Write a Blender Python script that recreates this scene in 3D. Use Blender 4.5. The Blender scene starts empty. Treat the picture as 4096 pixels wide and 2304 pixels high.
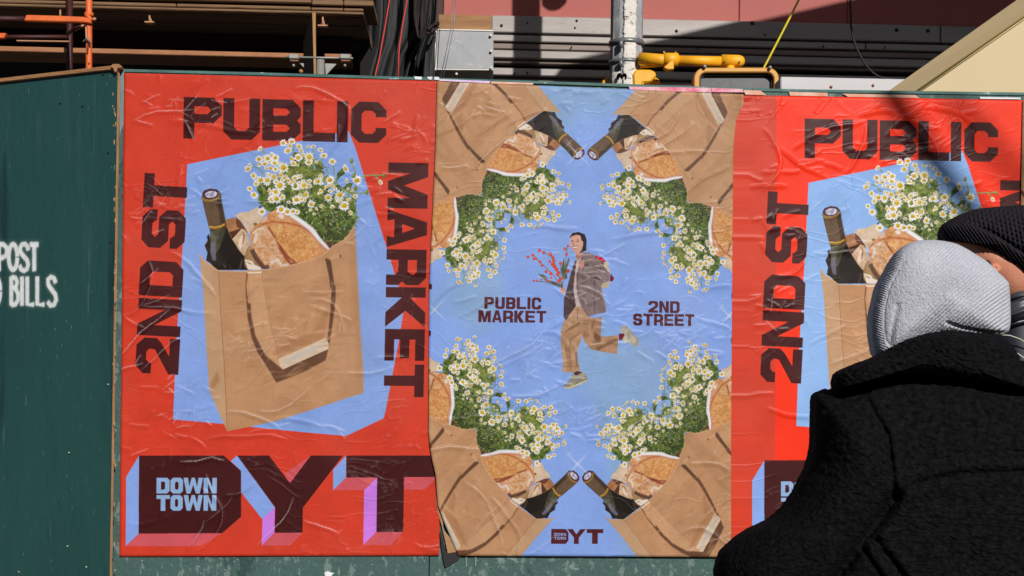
import bpy, bmesh, math, random
import numpy as np
from mathutils import Vector, Matrix

# ---------------------------------------------------------------- camera, light
SC = bpy.context.scene
F_PX, YH, ROLL, EYE = 5720.0, 1680.0, math.radians(0.9), 1.60
cam_data = bpy.data.cameras.new("camera")
cam = bpy.data.objects.new("camera", cam_data)
SC.collection.objects.link(cam)
SC.camera = cam
cam_data.sensor_width = 36.0
cam_data.lens = 36.0 * F_PX / 4096.0
cam_data.shift_y = (YH - 1152.0) / 4096.0
cam_data.clip_start, cam_data.clip_end = 0.05, 400.0
cam.matrix_world = Matrix.Translation((0, 0, EYE)) @ Matrix.Rotation(math.radians(90), 4, 'X') @ Matrix.Rotation(ROLL, 4, 'Z')

SUN_E, SUN_A = math.radians(28), math.radians(20)      # low winter sun, over the right shoulder
world = bpy.data.worlds.new("World")
SC.world = world
world.use_nodes = True
wn = world.node_tree
bgn = wn.nodes["Background"]
sky = wn.nodes.new("ShaderNodeTexSky")
sky.sky_type = 'NISHITA'
sky.sun_disc = False
sky.sun_elevation = SUN_E
sky.sun_rotation = math.pi - SUN_A
wn.links.new(sky.outputs[0], bgn.inputs[0])
bgn.inputs[1].default_value = 0.05
sun_d = bpy.data.lights.new("sun", 'SUN')
sun_d.energy = 3.9
sun_d.angle = math.radians(0.6)
sun_d.color = (1.0, 0.955, 0.90)
sun = bpy.data.objects.new("sun", sun_d)
SC.collection.objects.link(sun)
SDIR = Vector((math.sin(SUN_A) * math.cos(SUN_E), -math.cos(SUN_A) * math.cos(SUN_E), math.sin(SUN_E)))
sun.rotation_euler = SDIR.to_track_quat('Z', 'Y').to_euler()
SC.view_settings.view_transform = 'Standard'
SC.view_settings.look = 'None'
SC.view_settings.gamma = 1.0
SC.view_settings.exposure = 0.0
SC.view_settings.use_curve_mapping = False
SC.cycles.max_bounces = 6
SC.cycles.use_denoising = True

# ---------------------------------------------------------------- measuring helpers
def ray(px, py):
    u, v = (px - 2048.0) / F_PX, -(py - YH) / F_PX
    c, s = math.cos(ROLL), math.sin(ROLL)
    return (u * c - v * s, 1.0, u * s + v * c)

class Plane:
    """upright plane that crosses the line of sight d metres away, turned ang degrees"""
    def __init__(self, d, ang=0.0):
        self.d, self.t = d, math.tan(math.radians(ang))
        a = math.radians(ang)
        self.u = Vector((math.cos(a), math.sin(a), 0))
        self.n = Vector((math.sin(a), -math.cos(a), 0))       # towards the street
        self.o = Vector((0, d, 0))
    def at(self, px, py, off=0.0):
        rx, ry, rz = ray(px, py)
        k = (self.d + off) / (ry - rx * self.t)
        return Vector((rx * k, ry * k, EYE + rz * k))
    def uz(self, px, py):
        p = self.at(px, py)
        return ((p - self.o).dot(self.u), p.z)
    def pt(self, u, z, off=0.0):
        q = self.o + self.u * u - self.n * off
        return Vector((q.x, q.y, z))

WALL_ANG = 3.6
WALL = Plane(4.0, WALL_ANG)
# ---------------------------------------------------------------- print shop: the posters' flat artwork, drawn as polygons
S = 0.75                                      # texels per unit of artwork
ZF = 2.5156
def Z(ox, oy, pts, f=ZF):
    return [(ox + x / f, oy + y / f) for x, y in pts]

def homography(src, dst):
    A = []
    for (x, y), (u, v) in zip(src, dst):
        A.append([x, y, 1, 0, 0, 0, -u * x, -u * y, -u])
        A.append([0, 0, 0, x, y, 1, -v * x, -v * y, -v])
    return np.linalg.svd(np.array(A, float))[2][-1].reshape(3, 3)
def hmap(H, pts):
    p = np.asarray(pts, float).reshape(-1, 2)
    q = np.c_[p, np.ones(len(p))] @ H.T
    return q[:, :2] / q[:, 2:]

PW, PH = 1285.0, 1937.0                       # artwork size of both designs
RECT = [(0, 0), (PW, 0), (PW, PH), (0, PH)]
H1 = homography([(497, 292), (1782, 325), (1757, 2222), (478, 2225)], RECT)
H2 = homography([(1744, 326), (2938, 383), (2921, 2228), (1700, 2222)], RECT)
H3 = homography([(2992, 384), (4218, 409), (4200, 2222), (2985, 2223)], RECT)
H4 = homography([(4093, 410), (5270, 445), (5230, 2225), (4066, 2222)], RECT)

def lin(c):
    c = np.asarray(c, float) / 255.0
    return np.where(c <= 0.04045, c / 12.92, ((c + 0.055) / 1.055) ** 2.4)

rng = np.random.default_rng(7)
def vnoise(h, w, cell, seed, octaves=3):
    r = np.random.default_rng(seed)
    out = np.zeros((h, w)); amp, tot = 1.0, 0.0
    for o in range(octaves):
        c = max(cell / 2 ** o, 1.0)
        gh, gw = int(h / c) + 3, int(w / c) + 3
        g = r.random((gh, gw))
        y = np.arange(h) / c; x = np.arange(w) / c
        yi, xi = y.astype(int), x.astype(int)
        fy, fx = (y - yi)[:, None], (x - xi)[None, :]
        fy, fx = fy * fy * (3 - 2 * fy), fx * fx * (3 - 2 * fx)
        a = g[yi][:, xi]; b = g[yi][:, xi + 1]; d = g[yi + 1][:, xi]; e = g[yi + 1][:, xi + 1]
        out += amp * ((a * (1 - fx) + b * fx) * (1 - fy) + (d * (1 - fx) + e * fx) * fy)
        tot += amp; amp *= 0.5
    return out / tot

class Canvas:
    def __init__(self, w, h, col=None, s=S):
        self.s = s
        self.w, self.h = int(w * s), int(h * s)
        self.rgb = np.zeros((self.h, self.w, 3), np.float32)
        self.a = np.zeros((self.h, self.w), np.float32)
        if col is not None:
            self.rgb[:] = np.array(col, np.float32) / 255.0
            self.a[:] = 1
    def cover(self, polys, ss=2):
        P = [np.asarray(p, float) * self.s for p in polys]
        allp = np.vstack(P)
        x0, y0 = np.floor(allp.min(0)).astype(int) - 1
        x1, y1 = np.ceil(allp.max(0)).astype(int) + 1
        x0, y0, x1, y1 = max(x0, 0), max(y0, 0), min(x1, self.w), min(y1, self.h)
        if x1 <= x0 or y1 <= y0:
            return None
        xs = x0 + (np.arange((x1 - x0) * ss) + 0.5) / ss
        ys = y0 + (np.arange((y1 - y0) * ss) + 0.5) / ss
        ins = np.zeros((len(ys), len(xs)), bool)
        for p in P:
            q = np.roll(p, -1, 0)
            for (ax, ay), (bx, by) in zip(p, q):
                if ay == by:
                    continue
                lo, hi = (ay, by) if ay < by else (by, ay)
                r0, r1 = np.searchsorted(ys, lo), np.searchsorted(ys, hi)
                if r0 >= r1:
                    continue
                xc = ax + (ys[r0:r1] - ay) * (bx - ax) / (by - ay)
                k = np.searchsorted(xs, xc)
                m = np.arange(len(xs))[None, :] < k[:, None]
                ins[r0:r1] ^= m
        c = ins.reshape(y1 - y0, ss, x1 - x0, ss).mean((1, 3)).astype(np.float32)
        return c, x0, y0, x1, y1
    def fill(self, pts, col, alpha=1.0, tex=None, holes=(), blur=0, only=None):
        """tex: (seed, cell, amount, second colour) mottles the ink"""
        r = self.cover([pts] + list(holes))
        if r is None:
            return
        c, x0, y0, x1, y1 = r
        if blur:
            k = int(max(1, blur * self.s))
            pad = k * 2
            X0, Y0, X1, Y1 = max(x0 - pad, 0), max(y0 - pad, 0), min(x1 + pad, self.w), min(y1 + pad, self.h)
            b = np.zeros((Y1 - Y0, X1 - X0), np.float32)
            b[y0 - Y0:y1 - Y0, x0 - X0:x1 - X0] = c
            ker = np.ones(2 * k + 1) / (2 * k + 1)
            for _ in range(2):
                b = np.apply_along_axis(lambda m: np.convolve(m, ker, 'same'), 0, b)
                b = np.apply_along_axis(lambda m: np.convolve(m, ker, 'same'), 1, b)
            c, x0, y0, x1, y1 = b.astype(np.float32), X0, Y0, X1, Y1
        C = np.broadcast_to(np.array(col, np.float32) / 255.0, (y1 - y0, x1 - x0, 3)).copy()
        if tex is not None:
            seed, cell, amt, col2 = tex
            n = vnoise(y1 - y0, x1 - x0, cell * self.s, seed, 4)
            n = np.clip((n - 0.5) * 3.2 + 0.5, 0, 1)[..., None] * amt
            C = C * (1 - n) + np.array(col2, np.float32) / 255.0 * n
        a = (c * alpha)
        if only is not None:
            a = a * only[y0:y1, x0:x1]
        A = a[..., None]
        old = self.a[y0:y1, x0:x1][..., None]
        na = A + old * (1 - A)
        self.rgb[y0:y1, x0:x1] = np.where(na > 1e-5, (C * A + self.rgb[y0:y1, x0:x1] * old * (1 - A)) / np.maximum(na, 1e-5), 0)
        self.a[y0:y1, x0:x1] = na[..., 0]
    def line(self, pts, wd, col, alpha=1.0, blur=0):
        p = np.asarray(pts, float)
        w = np.full(len(p), wd, float) if np.isscalar(wd) else np.asarray(wd, float)
        L, R = [], []
        for i in range(len(p)):
            d = p[min(i + 1, len(p) - 1)] - p[max(i - 1, 0)]
            n = np.array([-d[1], d[0]]) / (np.hypot(*d) + 1e-9) * w[i] / 2
            L.append(p[i] + n); R.append(p[i] - n)
        self.fill(L + R[::-1], col, alpha, blur=blur)
    def ell(self, cx, cy, rx, ry, col, alpha=1.0, rot=0.0, n=14, tex=None, blur=0):
        t = np.linspace(0, 2 * math.pi, n, endpoint=False)
        x, y = rx * np.cos(t), ry * np.sin(t)
        c, s = math.cos(rot), math.sin(rot)
        self.fill(np.c_[cx + x * c - y * s, cy + x * s + y * c], col, alpha, tex=tex, blur=blur)

# block letters with chamfered corners: each returns (outlines) in a w x h box, y down
def glyph(ch, w, h, sx, sy, c):
    r = c * 0.42
    if ch == 'P':
        m = .62 * h
        return [[(0, 0), (w - c, 0), (w, c), (w, m - c), (w - c, m), (sx, m), (sx, h), (0, h)],
                [(sx, sy), (w - sx - r, sy), (w - sx, sy + r), (w - sx, m - sy - r), (w - sx - r, m - sy), (sx, m - sy)]]
    if ch == 'U':
        return [[(0, 0), (sx, 0), (sx, h - sy - r), (sx + r, h - sy), (w - sx - r, h - sy), (w - sx, h - sy - r), (w - sx, 0), (w, 0), (w, h - c), (w - c, h), (c, h), (0, h - c)]]
    if ch == 'B':
        k = c * .45; q = h / 2 - sy * .5 ; q2 = h / 2 + sy * .5
        return [[(0, 0), (w - c, 0), (w, c), (w, h / 2 - k), (w - k, h / 2), (w, h / 2 + k), (w, h - c), (w - c, h), (0, h)],
                [(sx, sy), (w - sx - r, sy), (w - sx, sy + r), (w - sx, q - r), (w - sx - r, q), (sx, q)],
                [(sx, q2), (w - sx - r, q2), (w - sx, q2 + r), (w - sx, h - sy - r), (w - sx - r, h - sy), (sx, h - sy)]]
    if ch == 'L':
        return [[(0, 0), (sx, 0), (sx, h - sy), (w, h - sy), (w, h), (0, h)]]
    if ch == 'I':
        return [[(0, 0), (w, 0), (w, h), (0, h)]]
    if ch == 'C':
        return [[(c, 0), (w - c, 0), (w, c), (w, .37 * h), (w - sx, .37 * h), (w - sx, sy + r), (w - sx - r, sy), (sx + r, sy), (sx, sy + r),
                 (sx, h - sy - r), (sx + r, h - sy), (w - sx - r, h - sy), (w - sx, h - sy - r), (w - sx, .63 * h), (w, .63 * h), (w, h - c), (w - c, h), (c, h), (0, h - c), (0, c)]]
    if ch == 'M':
        return [[(0, 0), (1.35 * sx, 0), (w / 2, .60 * h), (w - 1.35 * sx, 0), (w, 0), (w, h), (w - sx, h), (w - sx, .44 * h), (w / 2 + .42 * sx, h), (w / 2 - .42 * sx, h), (sx, .44 * h), (sx, h), (0, h)]]
    if ch == 'A':
        return [[(.33 * w, 0), (.67 * w, 0), (w, h), (w - 1.08 * sx, h), (.74 * w, .82 * h), (.26 * w, .82 * h), (1.08 * sx, h), (0, h)],
                [(.5 * w, .30 * h), (.62 * w, .62 * h), (.38 * w, .62 * h)]]
    if ch == 'R':
        m = .60 * h
        return [[(0, 0), (w - c, 0), (w, c), (w, m - c * .6), (w - .5 * c, m), (w, m + .5 * c), (w, h), (w - sx, h), (w - sx, .78 * h), (w - sx - r, .70 * h), (sx, .70 * h), (sx, h), (0, h)],
                [(sx, sy), (w - sx - r, sy), (w - sx, sy + r), (w - sx, m - sy - r * .2), (w - sx - r, .70 * h - sy), (sx, .70 * h - sy)]]
    if ch == 'K':
        return [[(0, 0), (sx, 0), (sx, .40 * h), (w - 1.35 * sx, 0), (w, 0), (w, .02 * h), (.60 * w, .5 * h), (w, .98 * h), (w, h), (w - 1.35 * sx, h), (sx, .60 * h), (sx, h), (0, h)]]
    if ch == 'E':
        return [[(0, 0), (w, 0), (w, sy), (sx, sy), (sx, .5 * h - sy / 2), (w * .92, .5 * h - sy / 2), (w * .92, .5 * h + sy / 2), (sx, .5 * h + sy / 2), (sx, h - sy), (w, h - sy), (w, h), (0, h)]]
    if ch == 'T':
        return [[(0, 0), (w, 0), (w, sy), (w / 2 + sx / 2, sy), (w / 2 + sx / 2, h), (w / 2 - sx / 2, h), (w / 2 - sx / 2, sy), (0, sy)]]
    if ch == 'N':
        return [[(0, 0), (1.05 * sx, 0), (w - sx, .62 * h), (w - sx, 0), (w, 0), (w, h), (w - 1.05 * sx, h), (sx, .38 * h), (sx, h), (0, h)]]
    if ch == 'D':
        return [[(0, 0), (w - c, 0), (w, c), (w, h - c), (w - c, h), (0, h)],
                [(sx, sy), (w - sx - r, sy), (w - sx, sy + r), (w - sx, h - sy - r), (w - sx - r, h - sy), (sx, h - sy)]]
    if ch == 'O':
        return [[(c, 0), (w - c, 0), (w, c), (w, h - c), (w - c, h), (c, h), (0, h - c), (0, c)],
                [(sx + r, sy), (w - sx - r, sy), (w - sx, sy + r), (w - sx, h - sy - r), (w - sx - r, h - sy), (sx + r, h - sy), (sx, h - sy - r), (sx, sy + r)]]
    if ch == 'S':
        a, b = .5 * h - sy / 2, .5 * h + sy / 2
        return [[(c, 0), (w - c, 0), (w, c), (w, .34 * h), (w - sx, .34 * h), (w - sx, sy + r), (w - sx - r, sy), (sx + r, sy), (sx, sy + r), (sx, a - r), (sx + r, a),
                 (w - c, a), (w, a + c), (w, h - c), (w - c, h), (c, h), (0, h - c), (0, .66 * h), (sx, .66 * h), (sx, h - sy - r), (sx + r, h - sy), (w - sx - r, h - sy),
                 (w - sx, h - sy - r), (w - sx, b + r), (w - sx - r, b), (c, b), (0, b - c), (0, c)]]
    if ch == '2':
        return [[(0, c), (c, 0), (w - c, 0), (w, c), (w, .46 * h), (w - .12 * w, .56 * h), (.50 * w, h - sy), (w, h - sy), (w, h), (0, h), (0, h - sy), (w - sx - .02 * w, .43 * h),
                 (w - sx, sy + r), (w - sx - r, sy), (sx + r, sy), (sx, sy + r), (sx, .36 * h), (0, .36 * h)]]
    if ch == 'W':
        return [[(0, 0), (sx, 0), (.30 * w, .55 * h), (.5 * w - .36 * sx, 0), (.5 * w + .36 * sx, 0), (.70 * w, .55 * h), (w - sx, 0), (w, 0), (w - .16 * w, h), (w - .16 * w - .85 * sx, h), (.5 * w, .45 * h), (.16 * w + .85 * sx, h), (.16 * w, h)]]
    if ch == 'Y':
        return [[(0, 0), (.30 * w, 0), (.5 * w, .36 * h), (.70 * w, 0), (w, 0), (.63 * w, .58 * h), (.63 * w, h), (.37 * w, h), (.37 * w, .58 * h)]]
    return []

def letter(cv, ch, o, ux, vy, w, h, sx, sy, c, col, alpha=1.0):
    """o: top-left corner, ux: reading direction, vy: downwards"""
    G = [[(o[0] + x * ux[0] + y * vy[0], o[1] + x * ux[1] + y * vy[1]) for x, y in p] for p in glyph(ch, w, h, sx, sy, c)]
    cv.fill(G[0], col, alpha, holes=G[1:])

INK, RED, BLUE = (70, 26, 28), (226, 66, 44), (140, 174, 244)
PINK, LILAC = (216, 92, 102), (212, 130, 240)

def daisy(cv, x, y, r, tilt, rot, pr):
    n = pr.integers(9, 12)
    sq = 1.0 - 0.55 * tilt
    c, s = math.cos(rot), math.sin(rot)
    pts = []
    for k in range(n * 2):
        a = k * math.pi / n + 0.2
        q = r * ((1.0 if k % 2 == 0 else 0.66) + pr.uniform(-.20, .14))
        dx, dy = q * math.cos(a), q * math.sin(a) * sq
        pts.append((x + dx * c - dy * s, y + dx * s + dy * c))
    cv.fill(pts, [(244, 243, 248), (232, 232, 240), (214, 216, 222), (236, 234, 220)][pr.choice(4, p=[.5, .25, .15, .1])])
    for k in range(3):
        a = pr.uniform(0, 6.28)
        cv.line([(x + r * .5 * math.cos(a), y + r * .5 * math.sin(a)), (x + r * .9 * math.cos(a), y + r * .9 * math.sin(a))], 1.5, (196, 200, 214), .7)
    off = r * .12 * tilt
    cv.ell(x - off * s, y + off * c, r * .44, r * .44 * (sq * .8 + .2), (206, 170, 28), rot=rot, n=10)
    cv.ell(x - off * s - r * .1, y + off * c - r * .12, r * .24, r * .2 * sq, (226, 196, 52), .8, rot=rot, n=8)
    if pr.random() > .6:
        cv.ell(x + r * .1, y + r * .1, r * .2, r * .14, (168, 120, 24), .7, n=7)

def paint_bag():
    """the shopping bag still life, drawn once and used by both designs"""
    cv = Canvas(PW, PH)
    pr = np.random.default_rng(11)
    m = lambda pts: hmap(H1, pts)
    def F(pts, col, *a, **k): cv.fill(m(pts), col, *a, **k)
    def Ln(pts, w, col, *a, **k): cv.line(m(pts), w, col, *a, **k)
    A = lambda pts: Z(960, 520, pts, 4.262)          # flower close-up
    B = lambda pts: Z(740, 720, pts, 3.45)           # bottle and bread close-up
    C = lambda pts: Z(1024, 1152, pts)
    D = lambda pts: Z(0, 1152, pts)
    # inside of bag, back rim
    F(B([(270, 900), (400, 1240), (900, 1240), (2100, 1000), (2345, 720), (2330, 560), (2290, 540), (2200, 700), (1700, 900), (900, 1000), (560, 550), (330, 800)]), (92, 62, 44))
    # foliage mass
    body = A([(270, 950), (400, 820), (600, 780), (760, 700), (860, 560), (900, 380), (1000, 380), (1150, 430), (1300, 500), (1400, 560), (1480, 760), (1560, 850), (1640, 900),
              (1700, 1000), (1800, 960), (1900, 1020), (1990, 1100), (1960, 1250), (1990, 1449), (1990, 1560), (1780, 1900), (1500, 1900), (1100, 1700), (700, 1500), (380, 1300), (300, 1200), (340, 1050)])
    F(body, (84, 92, 44), tex=(3, 22, 1.0, (132, 146, 62)))
    F(A([(430, 1250), (900, 1180), (1300, 1150), (1900, 1350), (1960, 1560), (1780, 1880), (1400, 1880), (700, 1560)]), (48, 58, 34), .85, tex=(5, 26, .8, (92, 118, 46)))
    bb = np.array(body); lo, hi = bb.min(0), bb.max(0)
    msk = cv.a.copy()
    for k in range(1500):
        x, y = pr.uniform(lo[0], hi[0]), pr.uniform(lo[1], hi[1])
        a, L, wd = pr.uniform(0, 3.14), pr.uniform(8, 30), pr.uniform(2, 7)
        col = [(40, 50, 26), (66, 84, 34), (104, 132, 44), (150, 168, 78), (86, 112, 60), (176, 188, 140)][pr.choice(6, p=[.26, .24, .2, .14, .1, .06])]
        p = m([(x, y)])[0]
        ix, iy = int(p[0] * S), int(p[1] * S)
        if not (0 <= ix < cv.w and 0 <= iy < cv.h) or msk[iy, ix] < .5:
            continue
        q = p + np.array([math.cos(a), math.sin(a)]) * L
        n = np.array([-math.sin(a), math.cos(a)]) * wd / 2
        cv.fill([p, (p + q) / 2 + n, q, (p + q) / 2 - n], col if y > 800 or pr.random() < .6 else (150, 160, 84), .9)
    for k in range(330):                                       # pale wispy stems catching the light
        x, y = pr.uniform(lo[0] - 8, hi[0] + 8), pr.uniform(lo[1] - 10, hi[1] - 40)
        p = m([(x, y)])[0]
        ix, iy = int(p[0] * S), int(p[1] * S)
        if not (0 <= ix < cv.w and 0 <= iy < cv.h) or msk[iy, ix] < .5:
            continue
        a, L = pr.normal(-1.5, .6), pr.uniform(14, 40)
        q = p + np.array([math.cos(a), math.sin(a)]) * L
        cv.line([p, (p + q) / 2 + pr.normal(0, 2.5, 2), q], pr.uniform(1, 2.4), [(176, 186, 140), (134, 150, 88), (206, 210, 186), (112, 132, 70), (58, 66, 36)][pr.integers(5)], .8)
    # blue gaps between the stems
    for g in [[(1380, 700), (1440, 640), (1490, 700), (1480, 780), (1400, 800)], [(1500, 1000), (1600, 980), (1620, 1060), (1580, 1120), (1520, 1080)], [(1770, 1030), (1850, 1060), (1850, 1140), (1790, 1150)],
              [(1640, 620), (1700, 660), (1650, 800), (1600, 760)], [(1400, 900), (1450, 880), (1470, 930), (1420, 950)], [(1860, 1080), (1920, 1120), (1890, 1180)], [(1640, 1000), (1690, 1020), (1660, 1080)],
              [(1250, 600), (1290, 640), (1260, 690)], [(1490, 640), (1540, 700), (1520, 800), (1490, 760)], [(760, 520), (820, 530), (830, 590), (770, 590)], [(400, 700), (440, 720), (410, 760)]]:
        cv.fill(m(A(g)), BLUE, .9)
    # stems and leaves reaching out
    for st in [[(430, 400), (370, 350)], [(400, 750), (320, 650), (230, 620)], [(1640, 1050), (1600, 800), (1600, 700), (1570, 560)], [(1975, 800), (1940, 640), (1900, 560)],
               [(1980, 1100), (1990, 900)], [(1640, 1000), (1640, 860), (1740, 700)], [(1900, 800), (1990, 860)], [(2040, 830), (2130, 780), (2290, 765), (2450, 775)],
               [(2290, 770), (2350, 830), (2380, 900)], [(2000, 1080), (2160, 1070)], [(1240, 430), (1250, 300)], [(910, 420), (905, 220)], [(1380, 600), (1400, 460)],
               [(1960, 1449), (1950, 1200), (1990, 1100)], [(1510, 760), (1470, 660)], [(1720, 1000), (1820, 1040), (1840, 1120)]]:
        Ln(A(st), 5, (112, 142, 84))
        Ln(A(st), 2, (158, 178, 120))
    for lf in [[(1640, 860), (1650, 740), (1740, 650), (1790, 740), (1720, 790), (1660, 850)], [(1600, 950), (1700, 940), (1730, 980), (1620, 990)], [(1760, 990), (1830, 900), (1920, 910), (1880, 1010), (1800, 1010)],
               [(1330, 760), (1360, 690), (1440, 710), (1420, 780), (1340, 800)], [(280, 1000), (340, 950), (390, 1010), (390, 1100), (330, 1100)], [(330, 1110), (440, 1110), (470, 1200), (400, 1250), (320, 1200)],
               [(430, 1250), (520, 1240), (590, 1330), (500, 1380), (400, 1340)], [(740, 1010), (800, 970), (860, 1020), (850, 1180), (790, 1200)], [(1900, 1350), (1980, 1270), (1960, 1400), (1880, 1449)]]:
        F(A(lf), (60, 82, 34), tex=(9, 14, .8, (104, 128, 44)))
    # daisies read off the photograph (x, y, size, tilt, turn) in the close-up
    DZ = [(130, 660, 80, .5, -.7), (320, 495, 75, .2, 0), (470, 485, 80, .1, 0), (600, 470, 80, .2, .2), (420, 575, 70, .5, 0), (590, 560, 78, .4, 0), (240, 640, 0, 0, 0), (740, 640, 105, 0, 0),
          (230, 780, 72, .3, 1.2), (350, 850, 88, .2, 0), (465, 855, 88, .2, .4), (580, 795, 75, .2, 0), (275, 915, 62, .2, 1.3), (165, 1000, 62, .2, .5), (240, 1105, 78, .2, 1.3), (680, 945, 105, .0, 0),
          (505, 1045, 62, .6, 1.3), (605, 1050, 86, .3, 0), (545, 1180, 85, .1, 0), (620, 1170, 92, .0, 0), (725, 1140, 60, .4, 1.2), (700, 1360, 92, .0, 0), (800, 1395, 75, .2, .2), (905, 1385, 66, .4, 1.2),
          (375, 1390, 72, .0, 0), (735, 220, 76, .3, 0), (880, 195, 80, .5, 0), (850, 270, 60, .3, 0), (815, 350, 82, .3, -.4), (1010, 280, 80, .6, .9), (1160, 290, 50, .8, 0), (1250, 280, 55, .6, 0),
          (990, 470, 82, .1, 0), (1180, 460, 98, .2, .7), (1170, 545, 80, .3, 0), (905, 570, 70, .4, 0), (880, 490, 60, .5, 1.5), (1040, 350, 50, .3, 0), (1370, 340, 60, .5, .3), (1425, 435, 75, .4, 0),
          (1570, 540, 75, .1, 0), (1800, 660, 85, .65, 1.1), (340, 320, 62, .7, -.9), (980, 790, 58, .5, 0), (935, 815, 66, .4, 0), (1325, 870, 84, .2, 0), (1530, 850, 90, .1, 0), (1990, 855, 98, .2, 0),
          (1090, 940, 88, .2, -.5), (1175, 955, 60, .4, 0), (940, 960, 80, .1, 0), (1180, 870, 52, .5, 0), (720, 860, 50, .5, 0), (860, 910, 46, .3, 0), (1125, 1100, 85, .5, 1.4), (960, 1185, 88, .1, 0),
          (1055, 1180, 60, .5, 1.4), (1210, 1265, 78, .1, 0), (1500, 1150, 85, .2, 0), (1700, 1105, 98, .0, 0), (1775, 1290, 98, .0, .0), (1960, 1130, 60, .5, 0), (1850, 1185, 50, .5, 0), (1880, 1410, 55, .3, 1.2),
          (605, 660, 62, .4, 0), (450, 650, 50, .5, 0), (165, 600, 50, .6, 1.2), (1490, 960, 50, .6, 0), (1820, 870, 52, .6, 1.4), (2390, 890, 56, .5, .8), (830, 1230, 46, .4, 0), (590, 690, 50, .5, .3),
          (1570, 1310, 46, .2, 0), (1200, 1360, 40, .4, 0), (1260, 1430, 36, .4, 0), (510, 760, 46, .5, 0), (1300, 540, 36, .4, 0), (780, 780, 40, .5, 0), (1840, 1000, 40, .5, 0), (1080, 420, 52, .6, .5)]
    order = pr.permutation(len(DZ))
    for x, y in [(430, 520), (520, 560), (520, 640), (660, 560), (300, 850), (420, 900), (600, 900), (740, 800), (820, 860), (880, 900), (1000, 900), (560, 1110), (640, 1090), (470, 740), (670, 740), (350, 590), (560, 430), (380, 460)]:
        for t in range(1):
            p = m(A([(x + pr.uniform(-30, 30), y + pr.uniform(-30, 30))]))[0]
            daisy(cv, p[0], p[1], 16, pr.random(), pr.uniform(0, 3), pr)
    for k in range(46):
        x, y = pr.uniform(900, 2000), pr.uniform(430, 1380)
        p = m(A([(x, y)]))[0]
        if msk[int(p[1] * S), int(p[0] * S)] > .5:
            daisy(cv, p[0], p[1], pr.uniform(8, 14), pr.random(), pr.uniform(0, 3), pr)
    for k in order:
        x, y, r, t, ro = DZ[k]
        if r:
            p = m(A([(x, y)]))[0]
            daisy(cv, p[0], p[1], r / 4.262 * 1.06, t, ro, pr)
    for x, y in [(1900, 530), (2160, 1060), (2450, 775), (1290, 1110), (1420, 1350), (940, 950), (1960, 1000), (1940, 780)]:
        p = m(A([(x, y)]))[0]
        cv.ell(p[0], p[1], 7, 10, (112, 128, 52)); cv.ell(p[0] - 2, p[1] - 3, 3, 4, (160, 172, 84))
    for k in range(90):                                        # buds and small blooms lower in the bunch
        x, y = pr.uniform(1190, 1400), pr.uniform(800, 980)
        p = m([(x, y)])[0]
        if cv.a[int(p[1] * S), int(p[0] * S)] > .5:
            cv.ell(p[0], p[1], pr.uniform(2, 4), pr.uniform(2, 4), [(188, 190, 120), (150, 170, 80), (214, 206, 196), (196, 170, 60)][pr.integers(4)], .8, n=6)
    # crumpled kraft paper
    F(B([(550, 550), (690, 510), (720, 640), (840, 700), (640, 820), (600, 740)]), (182, 128, 88), tex=(21, 20, .5, (148, 96, 62)))
    F(B([(690, 490), (760, 450), (900, 430), (990, 372), (1040, 400), (1060, 470), (1090, 480), (1060, 570), (960, 650), (900, 760), (850, 700), (800, 600), (720, 520)]), (224, 200, 176), tex=(22, 26, .6, (202, 172, 142)))
    F(B([(700, 510), (760, 560), (840, 680), (860, 730), (720, 650), (705, 600)]), (112, 62, 40))
    F(B([(610, 720), (760, 670), (840, 680), (650, 810)]), (84, 46, 34))
    F(B([(640, 830), (780, 670), (830, 690), (860, 760), (900, 900), (870, 960), (820, 1050), (720, 960), (650, 870)]), (220, 190, 160), tex=(23, 22, .7, (190, 152, 116)))
    F(B([(790, 700), (830, 760), (800, 900), (780, 880), (800, 780)]), (168, 124, 90))
    F(B([(760, 780), (800, 760), (790, 900), (770, 960), (730, 900)]), (238, 218, 200), .8)
    F(B([(820, 1080), (850, 950), (900, 900), (960, 1000), (1060, 1180), (1050, 1240), (860, 1230), (820, 1160)]), (176, 140, 98), tex=(24, 24, .6, (140, 108, 70)))
    F(B([(820, 1090), (930, 1120), (960, 1170), (1060, 1210), (1040, 1240), (870, 1235)]), (236, 222, 208))
    F(B([(840, 1120), (900, 1140), (930, 1170), (880, 1160)]), (180, 150, 120))
    F(B([(940, 590), (990, 590), (1000, 620), (960, 650)]), (120, 90, 40), .8)
    # bread
    bread = B([(895, 720), (960, 640), (1060, 560), (1150, 460), (1230, 415), (1340, 410), (1480, 480), (1600, 560), (1700, 640), (1800, 720), (1900, 850), (2000, 960), (1960, 1040), (1800, 1080), (1600, 1180), (1450, 1200), (1300, 1210), (1130, 1215),
               (1060, 1200), (980, 1080), (930, 960), (900, 850)])
    F(bread, (220, 164, 112), tex=(31, 18, .7, (200, 128, 78)))
    bm = m(bread)
    r = cv.cover([bm])[0:1]
    full = np.zeros_like(cv.a); cc, x0, y0, x1, y1 = cv.cover([bm]); full[y0:y1, x0:x1] = cc
    F(B([(1150, 640), (1500, 600), (1760, 760), (1900, 960), (1560, 1170), (1400, 980), (1260, 800)]), (226, 170, 104), .75, tex=(33, 12, .8, (194, 122, 62)), only=full, blur=5)
    F(B([(930, 760), (1100, 620), (1180, 700), (1300, 900), (1420, 1180), (1150, 1210), (980, 1050)]), (206, 142, 92), .7, tex=(35, 10, .9, (232, 206, 180)), only=full, blur=5)
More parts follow.
